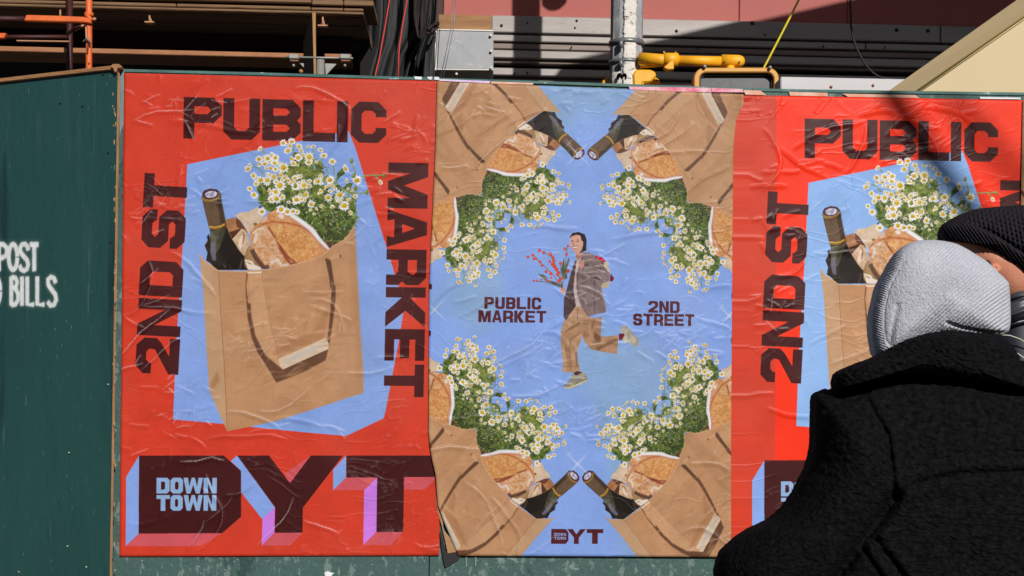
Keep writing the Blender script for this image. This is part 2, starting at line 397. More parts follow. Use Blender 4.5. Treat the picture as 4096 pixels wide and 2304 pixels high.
    for k in range(700):
        x, y = pr.uniform(900, 1980), pr.uniform(430, 1210)
        p = m(B([(x, y)]))[0]
        L = pr.uniform(3, 12); a = pr.uniform(-.5, .9)
        d = np.array([math.cos(a), math.sin(a)]) * L; nn = np.array([-math.sin(a), math.cos(a)]) * pr.uniform(.8, 3)
        col = [(236, 214, 196), (232, 186, 120), (176, 96, 52), (200, 124, 60), (242, 232, 226)][pr.choice(5, p=[.32, .22, .15, .15, .16])]
        cv.fill([p, p + d / 2 + nn, p + d, p + d / 2 - nn], col, .55, only=full)
    for pts, w, col, al in [([(920, 960), (990, 1090), (1080, 1200), (1160, 1205)], 34, (70, 44, 40), .75), ([(1150, 650), (1240, 790), (1300, 900), (1400, 1040), (1560, 1170)], 16, (150, 76, 46), .9),
                            ([(1300, 920), (1380, 1050), (1450, 1150), (1550, 1170)], 26, (138, 64, 44), .8), ([(1050, 620), (1200, 575), (1400, 590), (1600, 640), (1720, 720), (1850, 850), (1960, 1000)], 14, (176, 92, 52), .8),
                            ([(1230, 800), (1300, 860), (1400, 960), (1480, 1080)], 10, (240, 190, 110), .7), ([(930, 740), (1000, 680), (1080, 660)], 14, (240, 234, 236), .8), ([(950, 870), (970, 810), (990, 720)], 22, (240, 236, 240), .7),
                            ([(1180, 1150), (1280, 1100), (1330, 1180), (1440, 1170)], 26, (236, 232, 236), .7), ([(1300, 470), (1350, 520)], 34, (244, 240, 242), .8), ([(1120, 500), (1100, 560), (1060, 580)], 14, (238, 224, 220), .7)]:
        cv.line(m(B(pts)), w * .5 * (1 if w < 30 else 1.1), col, al, blur=1)
    cv.line(m(B([(1390, 450), (1500, 500), (1640, 600), (1760, 700), (1850, 820), (1930, 900), (2000, 970)])), [8, 16, 18, 20, 16, 14, 5], (240, 240, 250), .95, blur=1)
    cv.line(m(B([(1400, 510), (1560, 590), (1700, 690), (1830, 840), (1950, 985)])), 6, (206, 150, 132), .9)
    for x, y, rr in [(1325, 405, 22), (1410, 435, 19), (1490, 430, 17), (1060, 435, 19), (1545, 440, 13)]:
        p = m(B([(x, y)]))[0]; daisy(cv, p[0], p[1], rr, .1, 0, pr)
    # bottle
    F(B([(230, 230), (250, 330), (320, 620), (345, 700), (350, 860), (330, 740), (300, 780), (320, 860), (270, 900), (310, 1000), (290, 1110), (340, 1140), (450, 1240), (880, 1240), (820, 1200), (820, 1060), (740, 960), (640, 800), (570, 640),
         (545, 500), (505, 300), (490, 180), (440, 130), (350, 118), (260, 150)]), (42, 34, 28))
    F(B([(232, 235), (250, 330), (320, 620), (350, 690), (545, 680), (570, 640), (545, 500), (505, 300), (490, 190), (470, 240), (350, 290)]), (98, 76, 58), tex=(41, 12, .5, (122, 94, 72)))
    F(B([(430, 200), (490, 180), (505, 300), (545, 500), (570, 640), (545, 680), (500, 680), (480, 500), (450, 350)]), (58, 44, 32), .8, blur=3)
    F(B([(345, 700), (545, 680), (570, 800), (500, 940), (430, 1000), (360, 1000), (350, 860)]), (88, 84, 66), tex=(43, 16, .7, (58, 56, 40)))
    F(B([(360, 860), (420, 860), (430, 1110), (380, 1110), (345, 980)]), (112, 112, 132), .9, blur=2)
    F(B([(350, 720), (370, 710), (440, 800), (420, 900), (360, 900)]), (120, 116, 110), .6, blur=3)
    F(B([(560, 700), (640, 830), (800, 1050), (815, 1220), (620, 1235), (500, 1100), (460, 980)]), (30, 22, 18), .9, blur=2)
    F(B([(780, 1080), (800, 1110), (770, 1230), (740, 1230)]), (120, 100, 96), .5, blur=2)
    cv.line(m(B([(330, 650), (420, 660), (500, 640), (550, 610)])), 9, (170, 124, 40), 1)
    cv.line(m(B([(335, 640), (420, 648), (500, 628), (545, 600)])), 3, (226, 184, 76), 1)
    cv.line(m(B([(232, 240), (280, 280), (360, 285), (440, 250), (480, 200)])), 11, (150, 116, 50), 1)
    p = m(B([(352, 195)]))[0]
    cv.ell(p[0], p[1], 34, 21, (84, 42, 66), rot=-.15, n=20); cv.ell(p[0] + 2, p[1] + 1, 25, 14, (150, 146, 176), rot=-.15, n=16, tex=(44, 7, .9, (226, 226, 240)))
    # bag body
    top = [(797, 1015), (812, 1040), (850, 1065), (873, 1083), (960, 1086), (1052, 1080), (1130, 1068), (1230, 1045), (1290, 1022), (1330, 985), (1378, 958), (1400, 930), (1416, 905), (1420, 925)]
    F(top + [(1432, 1152), (1440, 1340), (1452, 1480), (1453, 1570), (1260, 1634), (1100, 1684), (908, 1725), (893, 1690), (862, 1620), (837, 1560), (826, 1400), (812, 1152)], (198, 150, 110), tex=(51, 60, .5, (186, 136, 96)))
    F([(797, 1015), (812, 1040), (850, 1065), (874, 1083), (882, 1251), (894, 1410), (902, 1560), (908, 1722), (893, 1690), (862, 1620), (837, 1560), (826, 1400), (812, 1152)], (200, 160, 124), tex=(52, 40, .4, (188, 146, 108)))
    F([(838, 1540), (870, 1480), (880, 1520), (850, 1560)], (160, 110, 72), .5, blur=5)
    Ln([(874, 1085), (882, 1251), (894, 1410), (902, 1560), (908, 1720)], 2.5, (150, 108, 76), .9)
    Ln(top, 4, (214, 172, 132), .9)
    F([(1400, 940), (1418, 915), (1432, 1152), (1452, 1480), (1453, 1570), (1424, 1578), (1420, 1300), (1398, 1100)], (180, 134, 96), .5, blur=6)
    # handle: shadow first, strap over it
    F([(986, 1092), (982, 1152), (990, 1271), (1008, 1355), (1032, 1412), (1062, 1458), (1105, 1530), (1210, 1490), (1302, 1440), (1318, 1375), (1332, 1280), (1342, 1190), (1342, 1140), (1326, 1140), (1322, 1230), (1312, 1330), (1306, 1390), (1131, 1478), (1060, 1420), (1020, 1340), (1006, 1271), (998, 1152), (998, 1092)], (104, 70, 50), .95, blur=2)
    F(B([(1930, 1085), (1960, 1080), (2010, 1110), (2060, 1449), (2010, 1500), (1980, 1300)]), (96, 64, 46), .95, blur=2)
    F(B([(860, 1290), (1065, 1275), (1075, 1449), (1130, 1700), (870, 1700), (845, 1449)]), (200, 152, 112), tex=(55, 30, .4, (188, 138, 98)))
    F([(994, 1100), (1052, 1094), (1062, 1180), (1084, 1303), (1114, 1436), (1131, 1476), (1058, 1408), (1024, 1343), (1008, 1271), (998, 1152)], (208, 162, 122), tex=(56, 30, .4, (196, 148, 108)))
    Ln(B([(860, 1280), (1060, 1272)]), 7, (236, 214, 190)); Ln(B([(1062, 1272), (1078, 1449)]) + C([(100, 120), (150, 380), (222, 680)]), 2.5, (160, 116, 82), .7)
    Ln(B([(862, 1290), (840, 1449)]), 5, (120, 80, 54), .7)
    F(B([(1990, 1050), (2110, 1010), (2140, 1060), (2010, 1110)]), (206, 160, 120))
    F(B([(2125, 1030), (2160, 1040), (2145, 1080)]), (110, 74, 54))
    F(C([(150, 660), (225, 700), (690, 500), (735, 240), (720, 200), (560, 440), (300, 560)]), (170, 120, 84), .6, blur=6)
    F(C([(228, 712), (700, 500), (732, 560), (728, 612), (270, 818), (240, 780)]), (226, 204, 180), tex=(57, 16, .5, (206, 178, 148)))
    F(C([(250, 730), (700, 530), (720, 570), (300, 770)]), (200, 190, 182), .7, blur=3)
    F(B([(1080, 1449), (1300, 1340), (1700, 1200), (1890, 1180), (1920, 1449)]), (206, 158, 116), .5, blur=8)
    for k in range(60):                                        # soft creases in the kraft paper
        x, y = pr.uniform(920, 1330), pr.uniform(1120, 1560)
        a = pr.uniform(-.7, .2); L = min(pr.uniform(30, 140), (1425 - x))
        Ln([(x, y), (x + L * math.cos(a) / 2, y + L * math.sin(a) / 2 + pr.uniform(-6, 6)), (x + L * math.cos(a), y + L * math.sin(a))], [2, 9, 2], [(170, 120, 82), (220, 176, 138)][k % 2], .42, blur=3)
    return cv

def add_wear(cv, seed):
    n = vnoise(cv.h, cv.w, 90 * S, seed, 5) - .5
    g = vnoise(cv.h, cv.w, 5, seed + 2, 2) - .5
    cv.rgb *= (1 + n * .11 + g * .05)[..., None]
    f = np.clip((vnoise(cv.h, cv.w, 220 * S, seed + 6, 4) - .52) * 4, 0, 1)[..., None] * .06
    cv.rgb = cv.rgb * (1 - f) + np.array([.86, .80, .76], np.float32) * f

def paint_design_one(bag, RED=RED, BLUE=BLUE, INK=INK):
    cv = Canvas(PW, PH, RED)
    m = lambda p: hmap(H1, p)
    D1 = lambda p: m(Z(0, 1728, p))
    cv.fill(m([(749, 657), (1394, 524), (1420, 590), (1537, 962), (1618, 1225), (1612, 1251), (1594, 1367), (1541, 1645), (1533, 1673), (1384, 1743), (1213, 1728), (1024, 1709), (894, 1695), (692, 1677), (706, 1350), (733, 950)]), BLUE, tex=(61, 300, .35, (132, 168, 228)))
    for ch, x, w in [('P', 735, 151), ('U', 894, 146), ('B', 1050, 153), ('L', 1212, 130), ('I', 1348, 44), ('C', 1404, 143)]:
        o = m([(x, 388 + (x - 735) * .0262)])[0]
        letter(cv, ch, o, (1, 0), (0, 1), w, 166, 43, 36, 33, INK)
    for ch, y, w in [('T', 691, 137), ('S', 834, 153), ('D', 1039, 141), ('N', 1190, 149), ('2', 1347, 143)]:
        b = m([(571 - (y + w - 828) * .047, y + w)])[0]        # reading upwards
        letter(cv, ch, b, (.047, -1), (1, .045), w, 171, 43, 40, 30, INK)
    for ch, y, w in [('M', 653, 185), ('A', 840, 153), ('R', 999, 145), ('K', 1150, 159), ('E', 1317, 129), ('T', 1458, 133)]:
        b = m([(1713 - (y - 653) * .021, y)])[0]
        letter(cv, ch, b, (-.012, 1), (-1, 0), w, 162, 42, 38, 30, INK)
    # DYT in block perspective
    cv.fill(D1([(1400, 235), (1270, 450), (1265, 1145), (1395, 1020)]), BLUE)
    cv.fill(D1([(1265, 1145), (1395, 1020), (2235, 1015), (2020, 1145)]), PINK)
    cv.fill(D1([(1400, 235), (2250, 235), (2425, 390), (2425, 850), (2235, 1015), (1395, 1020)]), INK)
    cv.fill(D1([(2320, 290), (2385, 235), (2766, 757), (2640, 877), (2425, 605), (2425, 388)]), BLUE)
    cv.fill(D1([(2766, 757), (2760, 1012), (2632, 1140), (2640, 877)]), LILAC)
    cv.fill(D1([(2632, 1140), (2760, 1010), (3042, 1010), (2920, 1140)]), PINK)
    cv.fill(D1([(2862, 420), (3125, 235), (2925, 505), (2900, 505)]), PINK)
    cv.fill(D1([(2385, 235), (2706, 235), (2910, 503), (2925, 503), (3125, 235), (3450, 235), (3046, 760), (3042, 1010), (2762, 1012), (2768, 757)]), INK)
    cv.fill(D1([(3481, 235), (3481, 455), (3351, 583), (3351, 375)]), BLUE)
    cv.fill(D1([(3351, 583), (3481, 455), (3790, 455), (3660, 583)]), PINK)
    cv.fill(D1([(3793, 455), (3785, 1003), (3653, 1135), (3663, 583)]), LILAC)
    cv.fill(D1([(3653, 1135), (3785, 1003), (4055, 1003), (3930, 1135)]), PINK)
    cv.fill(D1([(4063, 452), (4400, 452), (4270, 577), (4063, 577)]), PINK)
    cv.fill(D1([(3483, 235), (4410, 235), (4410, 450), (4063, 452), (4055, 1003), (3785, 1003), (3793, 455), (3483, 455)]), INK)
    for row, y, word in [(0, 458, [('D', 1575, 132), ('O', 1716, 126), ('W', 1846, 196), ('N', 2048, 134)]), (1, 632, [('T', 1575, 132), ('O', 1716, 122), ('W', 1848, 192), ('N', 2048, 130)])]:
        for ch, x, w in word:
            letter(cv, ch, D1([(x, y)])[0], (1, 0), (0, 1), w / ZF, 160 / ZF, 46 / ZF, 40 / ZF, 26 / ZF, (150, 186, 232))
    a = bag.a[..., None]
    cv.rgb = cv.rgb * (1 - a) + bag.rgb * a
    # the letters P-U-B-L-I-C sit over the sky but under the blooms; faded ink on the edge
    return cv

def paint_design_two(bag):
    h, w = int(PH * S), int(PW * S)
    cv = Canvas(PW, PH, BLUE)
    n = vnoise(h, w, 330, 71, 3); n = np.clip((n - .52) * 8, 0, 1)[..., None]
    cv.rgb = cv.rgb * (1 - n * .8) + np.array([140, 176, 218], np.float32) / 255 * n * .8
    m = lambda p: hmap(H2, p)
    wide = Canvas(PW, PH)
    wide.fill(hmap(H1, [(1300, 1000), (1418, 915), (1560, 800), (1900, 1300), (1900, 1900), (1300, 1900)]), (194, 146, 106), tex=(51, 60, .5, (184, 134, 94)))
    wide.line(hmap(H1, [(1418, 915), (1453, 1570)]), 4, (160, 118, 84))
    ba = bag.a[..., None]
    wide.rgb = wide.rgb * (1 - ba) + bag.rgb * ba
    wide.a = wide.a * (1 - bag.a) + bag.a
    flat = bag
    bag = wide
    # kaleidoscope: fold the sheet into one eighth, then look the bag up there
    src = hmap(H1, [(841, 775), (1160, 960), (1200, 720)])
    dst = m([(2322, 617), (2055, 640), (2130, 795)])
    a = np.array([complex(*p) for p in src]); b = np.array([complex(*p) for p in dst])
    am, bm_ = a.mean(), b.mean()
    k = ((b - bm_) * np.conj(a - am)).sum() / (abs(a - am) ** 2).sum()
    ctr = complex(*m([(2333, 1256)])[0])
    yy, xx = np.mgrid[0:h, 0:w]
    X, Y = (xx + .5) / S - ctr.real, (yy + .5) / S - ctr.imag
    X, Y = -np.abs(X), -np.abs(Y)
    th = math.radians(-132.6)
    d = np.array([math.cos(th), math.sin(th)])
    side = X * d[1] - Y * d[0]                                  # which side of the diagonal seam
    dot = X * d[0] + Y * d[1]
    RX, RY = 2 * dot * d[0] - X, 2 * dot * d[1] - Y
    low = side < 0
    topside = (X * 0 + 0) 
    test = (-1.0) * d[1] - 0 * d[0]
    flip = (side * (0 * d[1] - (-1) * d[0])) < 0               # pixels on the far side of the seam from straight up
    X2, Y2 = np.where(flip, RX, X), np.where(flip, RY, Y)
    q = (X2 + ctr.real + 1j * (Y2 + ctr.imag) - bm_) / k + am
    def samp(q):
        sx, sy = q.real * S - .5, q.imag * S - .5
        x0, y0 = np.floor(sx).astype(int), np.floor(sy).astype(int)
        fx, fy = (sx - x0)[..., None], (sy - y0)[..., None]
        rgba = np.dstack([bag.rgb * bag.a[..., None], bag.a])
        def g(x, y):
            ok = (x >= 0) & (y >= 0) & (x < bag.w) & (y < bag.h)
            return rgba[np.clip(y, 0, bag.h - 1), np.clip(x, 0, bag.w - 1)] * ok[..., None]
        return (g(x0, y0) * (1 - fx) + g(x0 + 1, y0) * fx) * (1 - fy) + (g(x0, y0 + 1) * (1 - fx) + g(x0 + 1, y0 + 1) * fx) * fy
    o = samp(q)
    cv.rgb = cv.rgb * (1 - o[..., 3:]) + o[..., :3]
    # sparkles
    for cx, cy, L in [(2310, 1855, 75), (2310, 615, 80), (1738, 1238, 70), (2915, 1262, 70)]:
        p = m([(cx, cy)])[0]
        for t in (math.radians(42), math.radians(132)):
            e = np.array([math.cos(t), math.sin(t)]) * L
            cv.line([p - e, p, p + e], [.5, 7, .5], (206, 214, 240), .8, blur=1)
        for t in (math.radians(42), math.radians(132)):
            e = np.array([math.cos(t), math.sin(t)]) * L * .35
            o2 = p + np.array([-.45, -.55]) * L
            cv.line([o2 - e, o2, o2 + e], [.5, 4, .5], (196, 208, 240), .6, blur=1)
    # words
    def word(txt, x0, y0, x1, y1, hh, sx, sy, narrow='I'):
        A, Bp = m([(x0, y0)])[0], m([(x1, y1)])[0]
        tot = Bp[0] - A[0]; gap = 5
        ws = {'I': .32, 'M': 1.25, 'W': 1.35}
        un = sum(ws.get(c, 1.0) for c in txt)
        u = (tot - gap * (len(txt) - 1)) / un
        x = A[0]
        for c in txt:
            w_ = u * ws.get(c, 1.0)
            y = A[1] + (Bp[1] - A[1]) * (x - A[0]) / tot
            letter(cv, c, (x, y), (1, 0), (0, 1), w_, hh, sx, sy, 8, (86, 34, 40))
            x += w_ + gap
    word('PUBLIC', 1938, 1187, 2165, 1190, 49, 13, 10)
    word('MARKET', 1914, 1240, 2185, 1243, 49, 13, 10)
    word('2ND', 2593, 1203, 2718, 1205, 49, 13, 10)
    word('STREET', 2532, 1254, 2776, 1257, 49, 13, 10)
    for ch, x, w_ in [('D', 2205, 68), ('Y', 2268, 74), ('T', 2347, 64)]:
        o2 = m([(x, 2115)])[0]
        if ch == 'D':
            cv.fill([(o2[0], o2[1]), (o2[0] + 60, o2[1]), (o2[0] + 72, o2[1] + 13), (o2[0] + 72, o2[1] + 47), (o2[0] + 60, o2[1] + 60), (o2[0], o2[1] + 60)], (86, 30, 36))
            for r_, wd in enumerate(('DOWN', 'TOWN')):
                for q_, c in enumerate(wd):
                    letter(cv, c, (o2[0] + 12 + q_ * 13, o2[1] + 16 + r_ * 15), (1, 0), (0, 1), 11, 12, 3, 3, 2, (150, 176, 226))
        else:
            letter(cv, ch, o2, (1, 0), (0, 1), w_ + 5, 60, 24, 16, 8, (86, 30, 36))
    # the jumping shopper
    Q = lambda p: m(Z(2060, 880, p, 2.0125))
    def F(p, col, al=1., **kw): cv.fill(Q(p), col, al, **kw)
    def L(p, w_, col, al=1., **kw): cv.line(Q(p), w_, col, al, **kw)
    F([(420, 1000)] * 3, (0, 0, 0))
    # rear leg
    F([(520, 800), (695, 780), (688, 930), (740, 938), (830, 925), (828, 1000), (818, 1078), (700, 1060), (610, 1040), (560, 980), (530, 900)], (182, 140, 108), tex=(81, 26, .6, (142, 102, 76)))
    F([(640, 900), (690, 940), (690, 985), (620, 992)], (108, 76, 58), .8, blur=2)
    L([(660, 1040), (740, 1000), (820, 960)], 12, (118, 82, 62), .7, blur=2); L([(700, 960), (820, 940)], 8, (190, 148, 116), .7, blur=2)
    L([(600, 820), (600, 900), (640, 980)], 9, (190, 150, 118), .7, blur=2); L([(640, 800), (620, 880)], 8, (136, 98, 74), .7, blur=2)
    F([(833, 915), (880, 912), (878, 966), (836, 966)], (112, 26, 52))
    F([(848, 900), (860, 850), (890, 846), (920, 880), (935, 920), (970, 930), (995, 965), (990, 1010), (960, 1016), (900, 975), (880, 990), (862, 960), (885, 920)], (164, 160, 144), tex=(82, 12, .8, (206, 198, 176)))
    L([(925, 880), (950, 930), (990, 970), (980, 1012)], 6, (186, 150, 126), .8)
    # front leg
    F([(405, 790), (520, 790), (540, 880), (535, 960), (500, 1040), (496, 1120), (515, 1170), (522, 1215), (470, 1228), (380, 1220), (385, 1150), (368, 1000), (368, 900), (385, 840)], (194, 154, 120), tex=(83, 26, .6, (156, 114, 84)))
    L([(390, 1000), (400, 1200)], 10, (206, 168, 134), .7, blur=2); L([(520, 830), (400, 900)], 8, (130, 92, 66), .7, blur=2); L([(530, 900), (450, 960), (430, 1060)], 8, (140, 100, 76), .6, blur=2)
    L([(440, 1040), (450, 1210)], 8, (146, 106, 80), .6, blur=2); L([(384, 1180), (520, 1180)], 4, (150, 110, 84), .8); L([(490, 1060), (500, 1180)], 9, (130, 92, 70), .7, blur=2)
    F([(470, 1230), (500, 1215), (545, 1225), (535, 1250), (480, 1250)], (84, 40, 56))
    F([(455, 1240), (500, 1250), (545, 1222), (570, 1240), (585, 1280), (575, 1305), (520, 1320), (490, 1345), (440, 1355), (390, 1350), (392, 1330), (430, 1300), (450, 1270)], (176, 168, 148), tex=(84, 12, .8, (132, 128, 122)))
    L([(392, 1345), (440, 1350), (500, 1325), (580, 1290)], 6, (212, 200, 160))
    L([(460, 1290), (560, 1262)], 4, (116, 114, 112), .7)
    # waist, shirt
    F([(470, 690), (540, 690), (600, 780), (640, 800), (500, 800), (410, 800)], (196, 156, 128), tex=(85, 16, .5, (176, 136, 108)))
    L([(505, 700), (500, 800)], 4, (140, 104, 84), .8)
    F([(490, 320), (540, 300), (560, 420), (520, 700), (482, 690), (470, 500)], (206, 188, 182), tex=(86, 20, .5, (186, 166, 160)))
    # jacket
    F([(480, 330), (495, 320), (478, 460), (468, 560), (490, 690), (440, 760), (410, 808), (390, 780), (392, 640), (420, 540), (450, 420)], (92, 70, 74), tex=(87, 22, .5, (68, 50, 56)))
    F([(545, 262), (590, 260), (650, 290), (700, 330), (745, 380), (765, 440), (755, 490), (700, 510), (692, 560), (715, 640), (735, 742), (640, 760), (590, 780), (550, 730), (520, 660), (500, 600), (495, 460), (530, 340)], (144, 124, 124), tex=(88, 26, .6, (114, 96, 98)))
    F([(550, 370), (640, 350), (740, 400), (760, 450), (700, 480), (600, 470), (550, 440)], (122, 102, 104), .9, tex=(89, 16, .7, (158, 140, 140)))
    for p, w_, c_ in [([(550, 390), (640, 415), (735, 420)], 7, (166, 150, 150)), ([(560, 360), (640, 380), (700, 400)], 6, (70, 54, 58)), ([(640, 470), (640, 760)], 4, (90, 74, 78)), ([(600, 460), (720, 480)], 6, (68, 52, 56)),
                      ([(690, 520), (725, 700)], 6, (158, 140, 140)), ([(540, 300), (500, 440), (500, 560)], 5, (82, 64, 66)), ([(560, 640), (600, 770)], 5, (150, 134, 134)), ([(520, 340), (640, 310)], 4, (180, 166, 160)), ([(660, 300), (740, 380)], 6, (92, 74, 76))]:
        L(p, w_, c_, .8, blur=1)
    # tote bag over the shoulder
    F([(640, 285), (700, 300), (725, 325), (735, 350), (700, 335), (650, 310)], (196, 30, 58))
    F([(715, 335), (750, 340), (752, 380), (770, 430), (745, 410), (715, 370)], (206, 190, 170))
    F([(770, 430), (798, 470), (780, 495), (760, 490)], (120, 18, 44))
    F([(700, 510), (765, 490), (755, 535), (725, 550), (692, 540)], (196, 178, 150))
    # hand on the strap, head
    F([(515, 330), (550, 320), (555, 370), (530, 395), (510, 370)], (212, 152, 136), tex=(90, 8, .5, (184, 120, 106)))
    F([(485, 240), (545, 250), (540, 290), (505, 325), (490, 300)], (190, 132, 112))
    F([(440, 140), (460, 105), (510, 96), (560, 115), (576, 160), (572, 245), (548, 255), (520, 265), (470, 200)], (44, 32, 36))
    F([(442, 140), (470, 118), (520, 112), (545, 150), (548, 200), (535, 245), (510, 268), (480, 262), (458, 235), (442, 190)], (222, 172, 152), tex=(91, 14, .4, (206, 150, 130)))
    F([(440, 145), (460, 105), (510, 96), (560, 115), (560, 180), (535, 165), (525, 125), (490, 118), (460, 130)], (44, 32, 36))
    L([(452, 165), (468, 162)], 3, (90, 60, 56)); L([(492, 160), (518, 160)], 3, (90, 60, 56))
    L([(455, 175), (468, 174)], 3, (60, 40, 42)); L([(492, 172), (514, 173)], 3, (60, 40, 42))
    L([(472, 180), (466, 200), (478, 202)], 3, (186, 124, 106)); F([(460, 216), (480, 214), (504, 210), (492, 228), (472, 230)], (240, 226, 222)); L([(458, 214), (480, 213), (506, 208)], 2.5, (176, 84, 84)); L([(462, 224), (476, 232), (494, 228)], 3, (186, 90, 90))
    # branch of red berries
    F([(365, 545), (400, 540), (395, 600), (378, 595), (362, 570)], (206, 146, 124))
    for p in [[(380, 545), (340, 400), (290, 290), (230, 262)], [(380, 545), (300, 430), (210, 350), (150, 285)], [(380, 545), (250, 500), (140, 487)], [(380, 545), (400, 400), (420, 210)], [(380, 545), (310, 330)], [(380, 545), (370, 450), (365, 350)]]:
        L(p, 3, (120, 104, 78))
    for lf in [[(180, 430), (230, 440), (290, 490), (250, 490), (210, 460)], [(380, 350), (395, 300), (400, 380), (430, 300), (440, 320), (415, 400), (420, 470), (385, 480), (370, 400)], [(230, 470), (330, 500), (390, 540), (300, 515)]]:
        F(lf, (104, 108, 92), tex=(92, 10, .8, (70, 78, 66)))
    pr = np.random.default_rng(5)
    for x, y, r_ in [(196, 245, 13), (230, 262, 13), (285, 277, 15), (143, 283, 12), (103, 297, 12), (150, 312, 11), (170, 310, 10), (199, 336, 12), (217, 365, 12), (278, 334, 11), (312, 325, 14), (302, 355, 16), (315, 372, 15), (332, 395, 16),
                     (348, 425, 15), (250, 415, 13), (287, 430, 14), (400, 232, 12), (424, 208, 10), (413, 276, 12), (365, 348, 13), (425, 410, 14), (290, 465, 9), (148, 487, 9), (175, 489, 8), (212, 480, 7), (262, 488, 11), (350, 490, 14), (375, 470, 13), (340, 440, 12), (305, 300, 11)]:
        p = Q([(x, y)])[0]
        cv.ell(p[0], p[1], r_ * .52, r_ * .55, (208, 66, 42), n=10); cv.ell(p[0] - 1, p[1] - 2, r_ * .25, r_ * .25, (236, 100, 62), .8, n=8)
    return cv

def wrinkles(seed, n_long=46, n_fine=160, s=0.5, hot=()):
    """creases of pasted paper: height map plus a mask of highlights painted white along them"""
    r = np.random.default_rng(seed)
    h, w = int(PH * s), int(PW * s)
    H = np.zeros((h, w), np.float32); M = np.zeros((h, w), np.float32)
    def stamp(x, y, sg, amp, arr, sharp):
        k = int(sg * 3) + 1
        xi, yi = int(x), int(y)
        x0, x1, y0, y1 = max(xi - k, 0), min(xi + k + 1, w), max(yi - k, 0), min(yi + k + 1, h)
        if x1 <= x0 or y1 <= y0:
            return
        gx = np.arange(x0, x1) - x; gy = np.arange(y0, y1) - y
        g = amp * np.exp(-(gx[None, :] ** 2 + gy[:, None] ** 2) / (2 * sg * sg))
        arr[y0:y1, x0:x1] = np.maximum(arr[y0:y1, x0:x1], g)
    R1 = np.zeros_like(H); R2 = np.zeros_like(H); R3 = np.zeros_like(H)
    def crease(x, y, a, L, amp, mask):
        curv = r.normal(0, .007); t = 0; ph = r.uniform(0, 6)
        while t < L:
            env = math.sin(math.pi * min(1, (t + 4) / (L + 8))) ** .6
            a2 = a + curv * t + .13 * math.sin(t * .06 + ph) + .07 * math.sin(t * .21 + ph * 2)
            x += math.cos(a2) * 1.2; y += math.sin(a2) * 1.2; t += 1.2
            stamp(x, y, 1.1, amp * env, R1, 1)
            stamp(x - 1.0, y + 2.6, 3.2, amp * env, R2, 1)
            if mask and r.random() > .12:
                stamp(x + r.normal(0, .35), y + r.normal(0, .35), .62, mask * env * r.uniform(.5, 1), M, 1)
            if r.random() < .004 and L > 60:
                crease(x, y, a2 + r.choice([-1, 1]) * r.uniform(.35, .8), L * r.uniform(.2, .4), amp * .7, mask * .8)
    for k in range(n_long):
        a = r.normal(-.42, .28) if r.random() > .22 else r.uniform(-.2, .75)
        crease(r.uniform(-.05, 1) * w, r.uniform(0, 1) * h, a, r.uniform(40, 170), r.uniform(.45, 1.0), r.choice([.0, .25, .5, .85]))
    spots = list(hot) + [(r.uniform(0, 1), r.uniform(0, 1)) for _ in range(5)]
    for k in range(n_fine):
        cx, cy = spots[r.integers(len(spots))]
        crease(cx * w + r.normal(0, 45), cy * h + r.normal(0, 26), r.normal(-.25, .55), r.uniform(8, 42), r.uniform(.2, .6), r.choice([0, .3, .6]))
    nz = vnoise(h, w, 70, seed + 5, 3).astype(np.float32)
    # fine directional crumple: ridged noise, stretched along the usual pull of the paste brush
    def ridged(cell, sd, ang, stretch):
        big = int(max(h, w) * 1.6)
        n = vnoise(big, int(big / stretch) + 4, cell, sd, 3)
        yy, xx = np.mgrid[0:h, 0:w]
        wob = (vnoise(h, w, 90, sd + 1, 2) - .5) * 90
        c_, s_ = math.cos(ang), math.sin(ang)
        U = (xx - w / 2) * c_ + (yy - h / 2) * s_ + wob
        V = -(xx - w / 2) * s_ + (yy - h / 2) * c_ + wob
        ui = np.clip(((U + big / 2) / stretch), 0, n.shape[1] - 2); vi = np.clip(V + big / 2, 0, big - 2)
        a, b = ui.astype(int), vi.astype(int)
        fu, fv = ui - a, vi - b
        v = (n[b, a] * (1 - fu) + n[b, a + 1] * fu) * (1 - fv) + (n[b + 1, a] * (1 - fu) + n[b + 1, a + 1] * fu) * fv
        return np.clip(1 - np.abs(v - .5) * 14, 0, 1) ** 2
    patch = np.clip((vnoise(h, w, 130, seed + 21, 3) - .46) * 5, 0, 1)
    rf = ridged(26, seed + 31, -.45, 3.2) * patch
    rf2 = ridged(34, seed + 41, -.1, 4.0) * np.clip((vnoise(h, w, 110, seed + 22, 3) - .5) * 5, 0, 1)
    H = R1 * .9 + R2 * 1.7 + nz * .9 + (rf * .55 + rf2 * .45).astype(np.float32)
    brk = vnoise(h, w, 7, seed + 51, 2)
    M = np.maximum(M, ((rf * .10 + rf2 * .08) * np.clip((brk - .5) * 4, 0, 1) * patch).astype(np.float32))
    broad = vnoise(h, w, 170, seed + 9, 2).astype(np.float32)
    return H, M, broad
# ---------------------------------------------------------------- object helpers
COL = SC.collection
def tag(o, label=None, cat=None, group=None, kind=None):
    if label: o['label'] = label
    if cat: o['category'] = cat
    if group: o['group'] = group
    if kind: o['kind'] = kind
    return o
def empty(name, loc, label, cat, group=None):
    o = bpy.data.objects.new(name, None)
    COL.objects.link(o)
    o.location = loc
    o.empty_display_size = 0.1
    bpy.context.view_layer.update()
    return tag(o, label, cat, group)
def link(name, me, mat, parent=None, smooth=False):
    o = bpy.data.objects.new(name, me)
    COL.objects.link(o)
    if mat is not None:
        me.materials.append(mat)
    if smooth:
        me.polygons.foreach_set('use_smooth', [True] * len(me.polygons))
    if parent is not None:
        o.parent = parent
        if parent.parent is None:
            o.matrix_parent_inverse = Matrix.Translation(parent.location).inverted()
        else:
            o.matrix_parent_inverse = (parent.parent.matrix_parent_inverse if False else Matrix.Identity(4))
    return o
